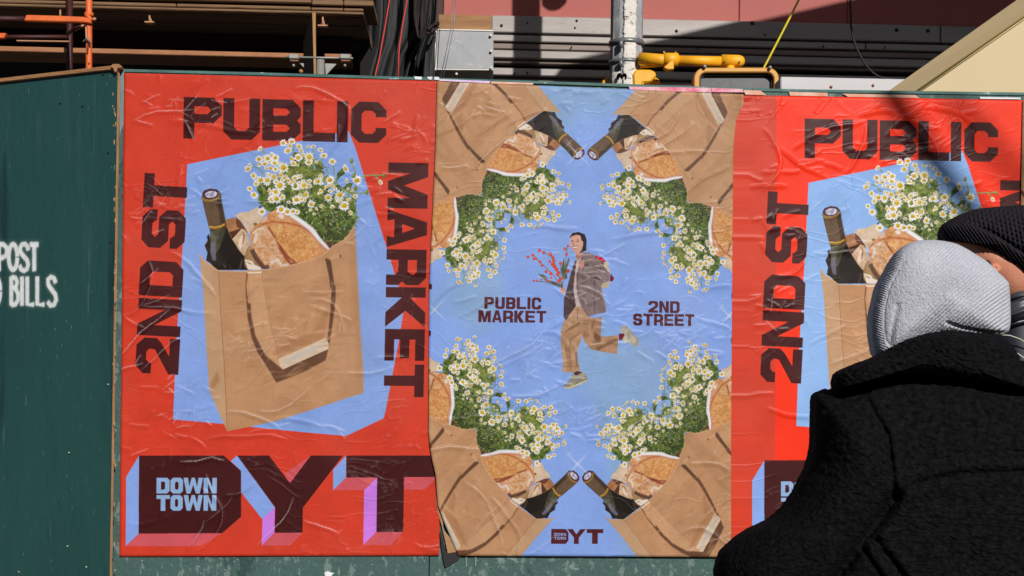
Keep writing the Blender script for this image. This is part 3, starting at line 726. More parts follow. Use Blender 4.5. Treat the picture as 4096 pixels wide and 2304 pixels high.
def from_bm(name, bm, mat, parent=None, smooth=False, bevel=0.0):
    bmesh.ops.recalc_face_normals(bm, faces=bm.faces)
    if bevel:
        es = [e for e in bm.edges if len(e.link_faces) == 2 and e.calc_face_angle(0) > 0.6]
        bmesh.ops.bevel(bm, geom=es, offset=bevel, segments=1, affect='EDGES', profile=0.5)
    me = bpy.data.meshes.new(name)
    bm.to_mesh(me); bm.free()
    return link(name, me, mat, parent, smooth)
def hull_prism(bm, front, back):
    vf = [bm.verts.new(p) for p in front]; vb = [bm.verts.new(p) for p in back]
    n = len(vf)
    bm.faces.new(vf); bm.faces.new(vb[::-1])
    for i in range(n):
        bm.faces.new([vf[i], vf[(i + 1) % n], vb[(i + 1) % n], vb[i]][::-1])
def prism(name, plane, pts, depth, mat, parent=None, off=0.0, bevel=0.002, hole=None, uzm=False):
    """solid plate: outline on an upright plane, front face `off` behind it, `depth` thick"""
    bm = bmesh.new()
    if uzm:
        uz = list(pts)
    else:
        uz = [plane.uz(*p) for p in pts]
    f = [plane.pt(u, z, off) for u, z in uz]
    b = [plane.pt(u, z, off + depth) for u, z in uz]
    if hole is None:
        hull_prism(bm, f, b)
    else:
        hz = [plane.uz(*p) for p in hole]
        hf = [plane.pt(u, z, off) for u, z in hz]; hb = [plane.pt(u, z, off + depth) for u, z in hz]
        n = len(f)
        V = [[bm.verts.new(p) for p in L] for L in (f, hf, b, hb)]
        for i in range(n):
            j = (i + 1) % n
            bm.faces.new([V[0][i], V[0][j], V[1][j], V[1][i]])
            bm.faces.new([V[2][j], V[2][i], V[3][i], V[3][j]])
            bm.faces.new([V[0][j], V[0][i], V[2][i], V[2][j]])
            bm.faces.new([V[1][i], V[1][j], V[3][j], V[3][i]])
    return from_bm(name, bm, mat, parent, bevel=bevel)
def tube(name, pts, rad, mat, parent=None, seg=12, smooth=True, caps=True):
    P = [Vector(p) for p in pts]
    R = [rad] * len(P) if np.isscalar(rad) else list(rad)
    bm = bmesh.new(); rings = []
    up = Vector((0, 0, 1))
    for i, p in enumerate(P):
        d = (P[min(i + 1, len(P) - 1)] - P[max(i - 1, 0)]).normalized()
        a = d.cross(up)
        if a.length < .2: a = d.cross(Vector((1, 0, 0)))
        a.normalize(); b = d.cross(a).normalized()
        rings.append([bm.verts.new(p + (a * math.cos(t) + b * math.sin(t)) * R[i]) for t in [2 * math.pi * k / seg for k in range(seg)]])
    for A, B in zip(rings, rings[1:]):
        for k in range(seg):
            bm.faces.new([A[k], A[(k + 1) % seg], B[(k + 1) % seg], B[k]])
    if caps:
        bm.faces.new(rings[0][::-1]); bm.faces.new(rings[-1])
    return from_bm(name, bm, mat, parent, smooth=smooth)
def box(name, x0, x1, y0, y1, z0, z1, mat, parent=None, bevel=0.0):
    bm = bmesh.new()
    f = [Vector((x0, y0, z0)), Vector((x1, y0, z0)), Vector((x1, y0, z1)), Vector((x0, y0, z1))]
    hull_prism(bm, f, [Vector((p.x, y1, p.z)) for p in f])
    return from_bm(name, bm, mat, parent, bevel=bevel)

# ---------------------------------------------------------------- materials
def L3(c, k=1.0):
    v = lin(c) * k
    return (float(v[0]), float(v[1]), float(v[2]), 1.0)
def mk(name, c, rough=.7, k=.82, var=None, bump=None, metal=0.0, sheen=0.0, spec=None, stretch=(1, 1, 1), speck=None):
    m = bpy.data.materials.new(name); m.use_nodes = True
    N, K = m.node_tree.nodes, m.node_tree.links
    b = N['Principled BSDF']
    b.inputs['Base Color'].default_value = L3(c, k)
    b.inputs['Roughness'].default_value = rough
    b.inputs['Metallic'].default_value = metal
    if sheen: b.inputs['Sheen Weight'].default_value = sheen
    if spec is not None: b.inputs['Specular IOR Level'].default_value = spec
    tc = N.new('ShaderNodeTexCoord'); mp = N.new('ShaderNodeMapping')
    K.new(tc.outputs['Object'], mp.inputs[0]); mp.inputs['Scale'].default_value = stretch
    col = None
    if var:
        col2, sc, con = var
        t = N.new('ShaderNodeTexNoise'); t.inputs['Scale'].default_value = sc; t.inputs['Detail'].default_value = 7; t.inputs['Roughness'].default_value = .62
        K.new(mp.outputs[0], t.inputs[0])
        r = N.new('ShaderNodeValToRGB')
        r.color_ramp.elements[0].position = .5 - con; r.color_ramp.elements[1].position = .5 + con
        r.color_ramp.elements[0].color = L3(c, k); r.color_ramp.elements[1].color = L3(col2, k)
        K.new(t.outputs['Fac'], r.inputs[0]); col = r.outputs[0]
        K.new(col, b.inputs['Base Color'])
    if speck:
        for c3, sc, thr, st in speck:
            t = N.new('ShaderNodeTexNoise'); t.inputs['Scale'].default_value = sc; t.inputs['Detail'].default_value = 4; t.inputs['Roughness'].default_value = .7
            mp2 = N.new('ShaderNodeMapping'); mp2.inputs['Scale'].default_value = st; mp2.inputs['Location'].default_value = (sc, 2.3, thr * 7)
            K.new(tc.outputs['Object'], mp2.inputs[0]); K.new(mp2.outputs[0], t.inputs[0])
            r = N.new('ShaderNodeValToRGB'); r.color_ramp.elements[0].position = thr; r.color_ramp.elements[1].position = thr + .05
            K.new(t.outputs['Fac'], r.inputs[0])
            mx = N.new('ShaderNodeMix'); mx.data_type = 'RGBA'
            K.new(r.outputs[0], mx.inputs['Factor'])
            if col is not None: K.new(col, mx.inputs['A'])
            else: mx.inputs['A'].default_value = L3(c, k)
            mx.inputs['B'].default_value = L3(c3, k); col = mx.outputs['Result']
            K.new(col, b.inputs['Base Color'])
    if bump:
        t = N.new('ShaderNodeTexNoise'); t.inputs['Scale'].default_value = bump[0]; t.inputs['Detail'].default_value = 6
        K.new(mp.outputs[0], t.inputs[0])
        bp = N.new('ShaderNodeBump'); bp.inputs['Distance'].default_value = bump[1]; bp.inputs['Strength'].default_value = 1
        K.new(t.outputs['Fac'], bp.inputs['Height']); K.new(bp.outputs[0], b.inputs['Normal'])
    return m

M = {}
M['ply_green'] = mk('hoarding paint', (60, 100, 95), .62, .60, var=((78, 116, 110), 5, .3), bump=(60, .002), speck=[((124, 152, 146), 46, .56, (1, 1, .45)), ((38, 80, 76), 9, .58, (1, 1, .5)), ((150, 170, 166), 240, .64, (1, 1, 1)), ((140, 166, 158), 6, .62, (1.6, 1, 2.4))])
M['cap'] = mk('scraped green cap', (96, 140, 134), .7, .8, var=((52, 96, 90), 7, .2), bump=(60, .002), speck=[((196, 208, 212), 34, .62, (.5, 1, 1)), ((44, 84, 80), 20, .64, (.4, 1, 1))])
M['ply_edge'] = mk('raw plywood edge', (214, 160, 104), .8, .9, var=((150, 104, 62), 40, .25), bump=(90, .002), stretch=(6, 6, .3))
M['trim_wood'] = mk('weathered trim', (196, 144, 96), .8, .9, var=((140, 98, 64), 14, .25), bump=(50, .003), stretch=(.4, 1, 6))
M['plank'] = mk('scaffold plank', (170, 134, 98), .85, .8, var=((118, 88, 62), 6, .3), bump=(40, .004), stretch=(.25, 2, 4))
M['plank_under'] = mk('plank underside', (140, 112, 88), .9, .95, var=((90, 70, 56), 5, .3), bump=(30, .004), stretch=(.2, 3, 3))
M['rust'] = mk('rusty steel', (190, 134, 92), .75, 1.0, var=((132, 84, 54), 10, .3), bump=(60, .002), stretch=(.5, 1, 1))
M['web'] = mk('beam rust darkened for shade', (70, 30, 22), .8, .6, var=((44, 20, 16), 5, .3))  # beam rust darkened: the deck's shade is put into the colour
M['dark'] = mk('deep shade brown', (34, 22, 20), .9, .6, var=((22, 14, 13), 3, .3))  # dark brown carries the shade of the opening and recesses
M['dark_red'] = mk('old dark red enamel', (96, 22, 12), .6, .5, var=((60, 14, 10), 14, .3))  # also paints shade onto lengths of the orange scaffold
M['orange'] = mk('orange scaffold enamel', (250, 122, 52), .5, .86, var=((222, 96, 40), 16, .3), speck=[((120, 84, 66), 34, .64, (1, 1, 1))], bump=(50, .001))
M['bracket'] = mk('dusty steel bracket', (190, 140, 104), .6, .95)
M['galv'] = mk('galvanised steel', (196, 196, 188), .45, .75, var=((150, 150, 144), 14, .3), metal=.2)
M['alu'] = mk('weathered aluminium fascia', (186, 178, 172), .5, .80, var=((158, 150, 146), 3, .3), bump=(20, .001), metal=.1, stretch=(.6, 1, 3), speck=[((120, 106, 98), 26, .66, (.3, 1, 3))])
M['alu_brown'] = mk('brownish aluminium fascia', (150, 134, 126), .5, .8, var=((122, 104, 96), 4, .3), metal=.1, stretch=(.4, 1, 3))
M['sheet'] = mk('scuffed sheet metal', (186, 188, 192), .45, .68, var=((160, 164, 170), 3.2, .3), bump=(4, .004), metal=.15, speck=[((206, 206, 206), 9, .62, (1, 1, 2))])
M['sheet_edge'] = mk('bright folded metal edge', (236, 232, 222), .4, .9)
M['red_wall'] = mk('dull red painted cladding', (196, 108, 98), .7, .82, var=((186, 100, 92), 3, .3), bump=(30, .001), speck=[((120, 54, 52), 50, .70, (1, 1, 1))])
M['board'] = mk('knotty board', (190, 142, 92), .7, .82, var=((126, 84, 50), 3, .28), bump=(30, .002), stretch=(.6, 1, 6))
M['tarp'] = mk('grey black debris netting', (66, 66, 68), .85, .8, var=((46, 46, 50), 16, .3), bump=(140, .002), stretch=(1.5, 1, .5))
M['tarp_torn'] = mk('torn felt', (70, 56, 54), .95, .7, var=((40, 30, 32), 16, .3), bump=(60, .006))
M['cord'] = mk('red cord', (226, 66, 56), .6, .85)
M['pole'] = mk('weathered grey pole paint', (190, 192, 196), .5, .88, var=((146, 148, 152), 12, .3), speck=[((214, 212, 206), 14, .58, (1, 1, .4)), ((92, 82, 66), 24, .62, (1, 1, 1)), ((128, 128, 130), 9, .6, (1, 1, .6))])
M['pole_paper'] = mk('layers of scraped flyers', (244, 240, 234), .8, .95, var=((204, 198, 190), 10, .3), speck=[((110, 84, 58), 22, .58, (.5, .5, 2.6)), ((160, 158, 156), 12, .6, (1, 1, 1.5))], bump=(40, .003))
M['strap'] = mk('dull steel strap', (130, 132, 136), .4, .9, metal=.4)
M['yellow'] = mk('traffic yellow enamel', (255, 190, 28), .5, .95, var=((240, 164, 24), 8, .3), speck=[((150, 104, 34), 26, .64, (.4, 1, 1)), ((226, 176, 96), 12, .64, (1, 1, 1))], bump=(30, .001))
M['yellow_pale'] = mk('faded yellow housing', (238, 178, 84), .5, .86, var=((222, 156, 60), 9, .3))
M['lens'] = mk('grey signal lens', (96, 98, 102), .35, .95, var=((66, 68, 72), 30, .3))
M['black'] = mk('black rubber', (22, 22, 24), .6, .8)
M['rope'] = mk('yellow rope', (240, 216, 40), .7, .85)
M['cream'] = mk('cream enamel', (238, 214, 164), .55, .70, var=((230, 206, 156), 2, .3), speck=[((196, 170, 120), 70, .72, (1, 1, 1))])
M['olive'] = mk('dirty seam', (150, 132, 66), .8, .8)
M['white_beam'] = mk('white painted beam', (226, 224, 226), .6, .80, var=((206, 204, 206), 5, .3), speck=[((150, 120, 96), 16, .7, (1, 1, 1))], stretch=(.4, 1, 2))
M['asphalt'] = mk('asphalt', (66, 66, 68), .9, 1.0, var=((52, 52, 54), 40, .3), bump=(200, .004))
M['concrete'] = mk('pavement concrete', (150, 146, 140), .9, .9, var=((128, 124, 118), 6, .3), bump=(120, .003))
M['skin'] = mk('skin', (232, 160, 128), .5, .82, var=((216, 140, 110), 30, .3), bump=(300, .0006))
M['denim'] = mk('dark trousers', (30, 32, 40), .9, .8, bump=(300, .001))
M['leather'] = mk('black shoe leather', (20, 20, 20), .4, .8)
M['scrap_white'] = mk('white paper scrap', (236, 238, 244), .8, .88)
M['scrap_pink'] = mk('pink paper scrap', (240, 120, 150), .8, .86, var=((250, 214, 224), 22, .12))
M['scrap_peach'] = mk('peach paper scrap', (246, 206, 188), .8, .88, var=((226, 150, 120), 20, .2))
M['scrap_lilac'] = mk('lilac paper scrap', (214, 170, 236), .8, .88, var=((244, 226, 244), 20, .2))

# ---------------------------------------------------------------- ground
box('road', -60, 60, -30, 60, -0.35, -0.12, M['asphalt'])['kind'] = 'structure'
box('pavement', -60, 60, -3.2, 5.4, -0.119, 0.0, M['concrete'])['kind'] = 'structure'

# unseen block added behind the viewer: cuts fill light, keeps the roadway dark
M['brick'] = mk('dark brick for shade block', (92, 66, 58), .9, .7, var=((70, 50, 46), 3, .3))
tag(box('shade_block', -60, 60, -36, -24, 0, 14, M['brick']), 'unseen dark block added behind the viewer to cut fill light', 'building')

# ---------------------------------------------------------------- facade behind, right of centre
FAC = Plane(10.7, 1.6)
fac = empty('building_facade', FAC.pt(2.5, 0, .5), 'dull red cladding above grey metal fascia courses, with the shadow of a pole across it', 'building')
KY = lambda y0, x: y0 + (x - 2048) * (0.0157 + 0.028 * (1680 - y0) / 5720)
def course(name, y0, y1, x0, x1, mat, off, depth=.08, bevel=.006):
    return prism(name, FAC, [(x0, KY(y0, x0)), (x1, KY(y0, x1)), (x1, KY(y1, x1)), (x0, KY(y1, x0))], depth, mat, fac, off, bevel)
zt = FAC.uz(2048, -2600)[1]
uL, uR = FAC.uz(1774, 60)[0], FAC.uz(5600, 60)[0]
zr = FAC.uz(2048, 66)[1]
u1, u2 = FAC.uz(2957, 60)[0], FAC.uz(3390, 60)[0]
for a, b in ((uL, u1), (u1 + .006, u2), (u2 + .006, uR)):
    prism('cladding_panel', FAC, [(a, zr), (b, zr), (b, zt), (a, zt)], .06, M['red_wall'], fac, .02, .004, uzm=True)
prism('wall', FAC, [(uL - .02, .0), (uR, .0), (uR, zt), (uL - .02, zt)], .3, M['dark'], fac, .22, 0, uzm=True)
X0, X1 = 1967, 5600
course('fascia_plate', 66.5, 134, X0, 3755, M['alu'], -.03)
course('fascia_plate', 66.5, 134, 3759, X1, M['alu'], -.03)
course('fascia_strip', 142, 168, X0, 3458, M['alu'], -.02)
course('fascia_strip', 142, 168, 3461, X1, M['alu'], -.02)
course('fascia_strip', 173, 196, X0, X1, M['alu_brown'], .0)
course('fascia_strip', 197, 202, X0, X1, M['red_wall'], .03)
course('fascia_strip', 203, 234, X0, X1, M['alu'], -.02)
course('fascia_strip', 235, 250, X0, X1, M['alu_brown'], .02)
course('fascia_plate', 274, 303, X0, X1, M['alu'], -.02)
course('fascia_plate', 305, 420, X0, X1, M['alu_brown'], .03)
for x, y, r in [(2307, 83, 5), (2300, 111, 4), (2706, 124, 6), (3130, 126, 7), (3587, 120, 8), (3712, 123, 8), (2006, 102, 6), (2110, 92, 4), (3060, 140, 4), (2287, 187, 3), (2110, 290, 4), (2058, 292, 4), (3294, 186, 4), (3540, 190, 4), (2793, 196, 3)]:
    tube('bolt', [FAC.at(x, y, -.036), FAC.at(x, y, .02)], r / F_PX * 10.7, M['black'], fac, 8)
prism('bolt', FAC, [(2999, 90), (3014, 90), (3014, 105), (2999, 105)], .02, M['black'], fac, -.034, 0)

# unseen slab and roof added above the frame to shade the facade's right half
cp = [(2200, 335), (2250, 300), (3640, -20), (4800, -285), (6000, -285), (6000, 335)]
tt = 3.0 / (math.cos(SUN_A) * math.cos(SUN_E))
bm = bmesh.new()
fr = [FAC.at(*p) + SDIR * tt for p in cp]
hull_prism(bm, fr, [p + Vector((0, .18, 0)) for p in fr])
tag(from_bm('shade_slab', bm, M['dark']), kind='structure')
zc = FAC.at(3640, -420).z + 2.2
bm = bmesh.new()
xl, xr = fr[1].x + 1.0, fr[3].x
rf = [Vector((xl, fr[0].y - .3, zc)), Vector((14, fr[0].y - .3, zc)), Vector((14, 11.0, zc)), Vector((xl, 11.0, zc))]
hull_prism(bm, rf, [p + Vector((0, 0, .2)) for p in rf])
tag(from_bm('shade_roof', bm, M['dark']), kind='structure')

# board, sheet metal box and netting at the corner of the facade
BX = Plane(10.4, 1.6)
bo = prism('timber_board', BX, [(1755, 57), (1968, 62), (1968, 131), (1755, 127)], .06, M['board'])
tag(bo, 'knotty timber board fixed between the red cladding and the sheet metal box', 'board')
bxo = empty('metal_box', BX.at(1850, 300), 'scuffed pale sheet metal box cover below the timber board', 'box')
prism('cover', BX, [(1748, 140), (1973, 145), (1973, 292), (1748, 290)], .3, M['sheet'], bxo, -.12)
prism('folded_edge', BX, [(1739, 133), (1748, 133), (1748, 298), (1739, 298)], .3, M['sheet_edge'], bxo, -.125)
prism('folded_edge', BX, [(1749, 134), (1973, 138), (1973, 144), (1749, 139)], .3, M['sheet_edge'], bxo, -.125)
prism('folded_edge', BX, [(1749, 291), (1973, 293), (1973, 298), (1749, 296)], .3, M['sheet_edge'], bxo, -.125)
for x, y in ((1964, 272), (1964, 205), (1826, 296), (1962, 142)):
    tube('screw', [BX.at(x, y, -.14), BX.at(x, y, -.1)], .01, M['sheet_edge'], bxo, 8)
redj = prism('red_jamb', BX, [(1700, -300), (1771, -300), (1771, 56), (1752, 100), (1700, 100)], .2, M['dark_red'], None, .1)
tag(redj, 'dark red steel jamb between the netting and the red cladding', 'jamb')

def cloth(name, d, L, R, mat, parent, folds, nu=70, nv=60, thick=.006, dz=0.0):
    """hanging sheet between two pixel polylines (top to bottom), pleated"""
    def interp(P, t):
        ys = [p[1] for p in P]; y = ys[0] + (ys[-1] - ys[0]) * t
        return np.interp(y, ys, [p[0] for p in P]), y
    pl = Plane(d, 1.6)
    bm = bmesh.new(); V = []
    r = random.Random(4)
    ph = [r.uniform(0, 6.28) for _ in range(4)]
    for j in range(nv + 1):
        t = j / nv
        xl, yl = interp(L, t); xr, yr = interp(R, t)
        row = []
        for i in range(nu + 1):
            s = i / nu
            f = folds * (math.sin(s * 13 + ph[0] + t * 1.4) * .5 + math.sin(s * 31 + ph[1] - t * 2) * .28 + math.sin(s * 57 + ph[2] + t * 3) * .12 + math.sin(t * 9 + s * 5 + ph[3]) * .25)
            row.append(bm.verts.new(pl.at(xl + (xr - xl) * s, yl + (yr - yl) * s, dz + f)))
        V.append(row)
    for j in range(nv):
        for i in range(nu):
            bm.faces.new([V[j][i], V[j + 1][i], V[j + 1][i + 1], V[j][i + 1]])
    o = from_bm(name, bm, mat, parent, True)
    s = o.modifiers.new('thickness', 'SOLIDIFY'); s.thickness = thick
    return o
net = empty('debris_netting', Plane(9.2, 1.6).at(1560, 330), 'grey black debris netting with thin red cords hanging beside the metal box', 'netting')
cloth('mesh_sheet', 9.2, [(1500, -700), (1477, 28), (1479, 190), (1443, 306), (1430, 340)], [(1800, -700), (1720, 60), (1695, 150), (1650, 220), (1620, 340)], M['tarp'], net, .10)
cloth('mesh_sheet', 9.35, [(1650, -700), (1640, 100), (1600, 220), (1580, 340)], [(1790, -700), (1745, 80), (1725, 150), (1700, 230), (1690, 340)], M['black'], net, .05)
cloth('mesh_sheet', 9.15, [(1728, 132), (1700, 200), (1690, 310), (1690, 340)], [(1741, 128), (1740, 200), (1739, 305), (1739, 340)], M['tarp'], net, .02, nu=16, nv=30)
cloth('torn_flap', 9.05, [(1650, -100), (1648, 60), (1654, 100), (1670, 150)], [(1740, -100), (1716, 60), (1708, 110), (1690, 160)], M['tarp_torn'], net, .06, nu=30, nv=40)
cloth('torn_flap', 9.0, [(1712, 106), (1708, 118), (1704, 140)], [(1756, 90), (1754, 105), (1738, 134)], M['tarp_torn'], net, .05, nu=20, nv=16)
NP = Plane(9.02, 1.6)
for p in ([(1575, -650), (1558, 0), (1538, 120), (1518, 230), (1503, 290), (1497, 330)], [(1660, -650), (1629, 0), (1612, 90), (1598, 180), (1594, 240), (1594, 330)]):
    tube('cord', [NP.at(*q) for q in p], .0045, M['cord'], net, 6)
tube('cord', [NP.at(1475, 26), NP.at(1474, 62)], .006, M['cord'], net, 6)

# ---------------------------------------------------------------- sidewalk shed, left
D0 = Plane(7.0, 1.6)
zd = D0.at(0, 22).z
d1 = (zd - EYE) / ray(0, 105)[2] * (1 - ray(0, 105)[0] * math.tan(math.radians(1.6)))
D1 = Plane(d1, 1.6)
shed = empty('sidewalk_shed', D0.pt(-1, 0), 'timber deck of a sidewalk shed on rusty beams above the dark opening', 'shed')
def d0(name, pts, depth, mat, off=0.0, bevel=.004): return prism(name, D0, pts, depth, mat, shed, off, bevel)
KD = lambda y0, x: y0 + x * (0.0157 + 0.028 * (1680 - y0) / 5720)
def dstrip(name, y0, y1, x0, x1, mat, off, depth, bevel=.004, P=D0):
    return prism(name, P, [(x0, KD(y0, x0)), (x1, KD(y0, x1)), (x1, KD(y1, x1)), (x0, KD(y1, x0))], depth, mat, shed, off, bevel)
for x0, x1 in ((-900, 430), (434, 1244), (1248, 1372), (1375, 1494)):
    dstrip('deck_plank', -34, -18 + (6 if x0 > 1200 else 0), x0, x1, M['plank'], .0, .35)
for x0, x1 in ((-900, 700), (703, 1240), (1243, 1370), (1373, 1452)):
    dstrip('deck_plank', -8, 5, x0, x1, M['plank'], .02, .3)
dstrip('deck_plank', 10, 20, -900, 1453, M['plank'], .015, .05)
us = np.linspace(D0.uz(-900, 0)[0], D0.uz(1452, 0)[0], 2)
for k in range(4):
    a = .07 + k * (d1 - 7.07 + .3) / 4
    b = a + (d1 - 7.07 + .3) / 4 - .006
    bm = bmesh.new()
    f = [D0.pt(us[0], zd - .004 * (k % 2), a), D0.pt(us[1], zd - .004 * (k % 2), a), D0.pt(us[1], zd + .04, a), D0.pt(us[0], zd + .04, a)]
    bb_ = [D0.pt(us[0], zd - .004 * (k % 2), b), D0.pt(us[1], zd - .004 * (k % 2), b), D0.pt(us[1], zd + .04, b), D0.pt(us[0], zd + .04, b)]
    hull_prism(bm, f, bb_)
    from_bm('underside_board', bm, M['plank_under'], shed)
uR_ = D0.uz(1500, 0)[0]
prism('sun_block_board', D0, [(us[0], D0.uz(0, -40)[1] + .03), (uR_, D0.uz(0, -40)[1] + .03), (uR_, zd + 1.6), (us[0], zd + 1.6)], .03, M['ply_green'], shed, .1, 0, uzm=True)  # unseen parapet, added above the deck to block the sun
# big beam: web painted dark as shade, strip moved forward for sun, flange
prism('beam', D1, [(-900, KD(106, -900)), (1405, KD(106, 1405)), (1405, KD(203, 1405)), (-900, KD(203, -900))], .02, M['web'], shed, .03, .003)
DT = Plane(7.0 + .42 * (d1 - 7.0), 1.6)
prism('beam_lit_strip', DT, [(-900, KD(183, -900)), (1214, KD(185, 1214)), (1214, KD(204, 1214)), (-900, KD(204, -900))], .02, M['rust'], shed, 0, .003)
prism('beam_lit_strip', DT, [(1298, KD(184, 1298)), (1405, KD(184, 1405)), (1405, KD(204, 1405)), (1298, KD(204, 1298))], .02, M['rust'], shed, 0, .003)
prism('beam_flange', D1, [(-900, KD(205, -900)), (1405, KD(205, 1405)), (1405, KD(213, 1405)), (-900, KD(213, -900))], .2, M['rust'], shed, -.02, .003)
ub = D1.uz(1500, 0)[0]; ul = D1.uz(-900, 0)[0]
def slab(name, x0, x1, y0, y1, z0, z1, mat, parent): return box(name, x0, x1, y0, y1, z0, z1, mat, parent)
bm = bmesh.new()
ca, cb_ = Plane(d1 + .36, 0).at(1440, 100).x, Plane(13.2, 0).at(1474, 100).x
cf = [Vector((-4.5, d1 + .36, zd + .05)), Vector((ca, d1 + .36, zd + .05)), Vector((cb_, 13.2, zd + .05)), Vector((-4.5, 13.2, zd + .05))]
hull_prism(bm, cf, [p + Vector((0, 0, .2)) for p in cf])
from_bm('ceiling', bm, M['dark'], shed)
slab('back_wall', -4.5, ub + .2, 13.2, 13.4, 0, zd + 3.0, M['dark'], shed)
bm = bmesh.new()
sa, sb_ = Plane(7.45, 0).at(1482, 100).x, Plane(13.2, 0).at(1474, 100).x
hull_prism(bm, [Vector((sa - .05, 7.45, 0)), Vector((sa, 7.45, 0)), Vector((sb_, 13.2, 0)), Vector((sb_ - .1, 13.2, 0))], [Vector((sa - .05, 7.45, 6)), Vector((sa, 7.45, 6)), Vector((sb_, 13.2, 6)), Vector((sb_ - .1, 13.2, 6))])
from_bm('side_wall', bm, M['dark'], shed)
dst = M['dark_red']
for x0, x1, y0, y1 in ((560, 662, 252, 278), (858, 962, 258, 285)):
    prism('joist_end', Plane(9.0, 1.6), [(x0, y0), (x1, y0 + 2), (x1, y1 + 20), (x0, y1 + 20)], .1, dst, shed, 0, .004)
prism('cross_beam', Plane(8.6, 1.6), [(-900, 190), (1430, 222), (1430, 252), (-900, 222)], .1, M['dark'], shed, 0, .004)
HP = Plane(7.03, 1.6)
for x, y0, y1, pw in ((241, 40, 72, 0), (598, 62, 86, 21), (1291, 68, 100, 22)):
    tube('hanger_rod', [HP.at(x, y0), HP.at(x, y1)], .0045, M['bracket'], shed, 8)
    if pw:
        prism('hanger_plate', HP, [(x - pw, y1), (x + pw, y1 + 1), (x + pw * .8, y1 + 7), (x - pw * .8, y1 + 7)], .04, M['bracket'], shed, -.01, .002)
        prism('hanger_wedge', HP, [(x - 4, y0 + 6), (x + 3, y0 + 6), (x + 9, y1), (x - 9, y1)], .01, M['bracket'], shed, .01, .001)

# orange scaffold frame
OP = Plane(6.55, 1.6); OQ = Plane(6.95, 1.6)
scf = empty('scaffold_frame', OP.at(355, 1400), 'orange painted scaffold frame standing at the left end of the shed', 'scaffold')
tube('post', [OP.at(356, -120), OP.at(356, 80), OP.at(356, 300), OP.at(358, 2600)], .0145, M['orange'], scf, 12)
tube('post', [OQ.at(279, -120), OQ.at(279, 320), OQ.at(281, 2600)], .0155, M['dark_red'], scf, 12)['label'] = 'rear post painted dark red as shade'
tube('ledger', [OP.at(-120, 74), OP.at(100, 77)], .0135, M['dark_red'], scf, 10)  # left length of the orange ledger, its shade painted dark red
prism('ledger', OP, [(112, 66), (250, 70), (340, 74), (370, 83), (372, 101), (340, 96), (250, 94), (103, 90)], .03, M['orange'], scf, -.03, .004)
tube('ledger', [OQ.at(-120, 148), OQ.at(272, 148)], .0105, M['dark_red'], scf, 10)  # lower ledger, shade painted in as dark red
prism('ledger', OP, [(-40, 133), (27, 134), (18, 155), (-40, 154)], .03, M['orange'], scf, -.01, .003)
prism('ledger', OP, [(60, 155), (272, 158), (272, 163), (60, 160)], .02, M['bracket'], scf, .02, .001)
tube('bracket', [OP.at(345, 60, -.02), OP.at(369, 82, -.02)], .009, M['orange'], scf, 8)
tube('collar', [OP.at(356, 52), OP.at(356, 66)], .021, M['orange'], scf, 12)
tube('bolt', [OP.at(374, 74, -.02), OP.at(382, 80, -.02)], .008, M['bracket'], scf, 8)
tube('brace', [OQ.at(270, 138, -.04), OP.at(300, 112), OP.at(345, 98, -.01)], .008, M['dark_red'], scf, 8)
tube('brace', [OQ.at(300, 122, -.04), OP.at(330, 103, -.03)], .006, M['bracket'], scf, 8)
tube('lock_pin', [OP.at(344, 108, -.03), OP.at(345, 150, -.03), OP.at(352, 160, -.03)], .004, M['bracket'], scf, 8)
tube('lock_pin', [OP.at(332, 168, -.03), OP.at(350, 152, -.03), OP.at(362, 176, -.03), OP.at(352, 182, -.03), OP.at(351, 204, -.03)], .0045, M['strap'], scf, 8)
tube('bolt', [OP.at(356, 252, -.022), OP.at(356, 252, 0)], .003, M['black'], scf, 8)

# leaning board, steel post with clamps
LB, LC = Plane(6.7, 1.6), Plane(7.0, 1.6)
lb = empty('leaning_board', LB.at(1255, 1500), 'dark green board seen edge on, standing behind the hoarding below the deck', 'board')
prism('board_edge', LB, [(1249, 50), (1262, 50), (1264, 330), (1256, 330)], .014, M['ply_edge'], lb, 0, .001)
bm = bmesh.new()
q = [LB.at(1249, 52, .006), LC.at(1213, 166), LC.at(1214, 330), LB.at(1256, 330, .006)]
hull_prism(bm, q, [p + Vector((.012, .004, 0)) for p in q])
M['dark_green'] = mk('old dark green board', (52, 66, 60), .8, .7, var=((96, 74, 58), 5, .16), stretch=(1, 1, 2))
from_bm('board_face', bm, M['dark_green'], lb)
SP = Plane(6.6, 1.6)
sp = empty('steel_post', SP.at(1282, 1500), 'galvanised post head with gusset plates and a clamped rod beside the leaning board', 'post')
tube('tube', [SP.at(1282, 240), SP.at(1283, 2500)], .018, M['galv'], sp, 16)
prism('gusset', SP, [(1299, 251), (1346, 253), (1302, 300)], .008, M['galv'], sp, .01, .001)
prism('gusset', SP, [(1197, 250), (1214, 251), (1214, 268)], .008, M['galv'], sp, .01, .001)
tube('rod', [SP.at(1141, 228), SP.at(1412, 233)], .0045, M['galv'], sp, 8)
for x0, x1 in ((1157, 1196), (1361, 1402)):
    prism('clamp', SP, [(x0, 219), (x1, 220), (x1, 239), (x0, 238)], .045, M['galv'], sp, -.02, .003)
    prism('clamp_foot', SP, [(x0 + 2, 239), (x1 - 2, 240), (x1 - 4, 246), (x0 + 4, 245)], .03, M['bracket'], sp, -.01, .002)
    tube('nut', [SP.at((x0 + x1) / 2 - 2, 262, -.02), SP.at((x0 + x1) / 2 - 2, 262, .02)], .007, M['galv'], sp, 6)
tube('nut', [SP.at(1204, 285, -.02), SP.at(1204, 285, .02)], .010, M['ply_edge'], sp, 6)

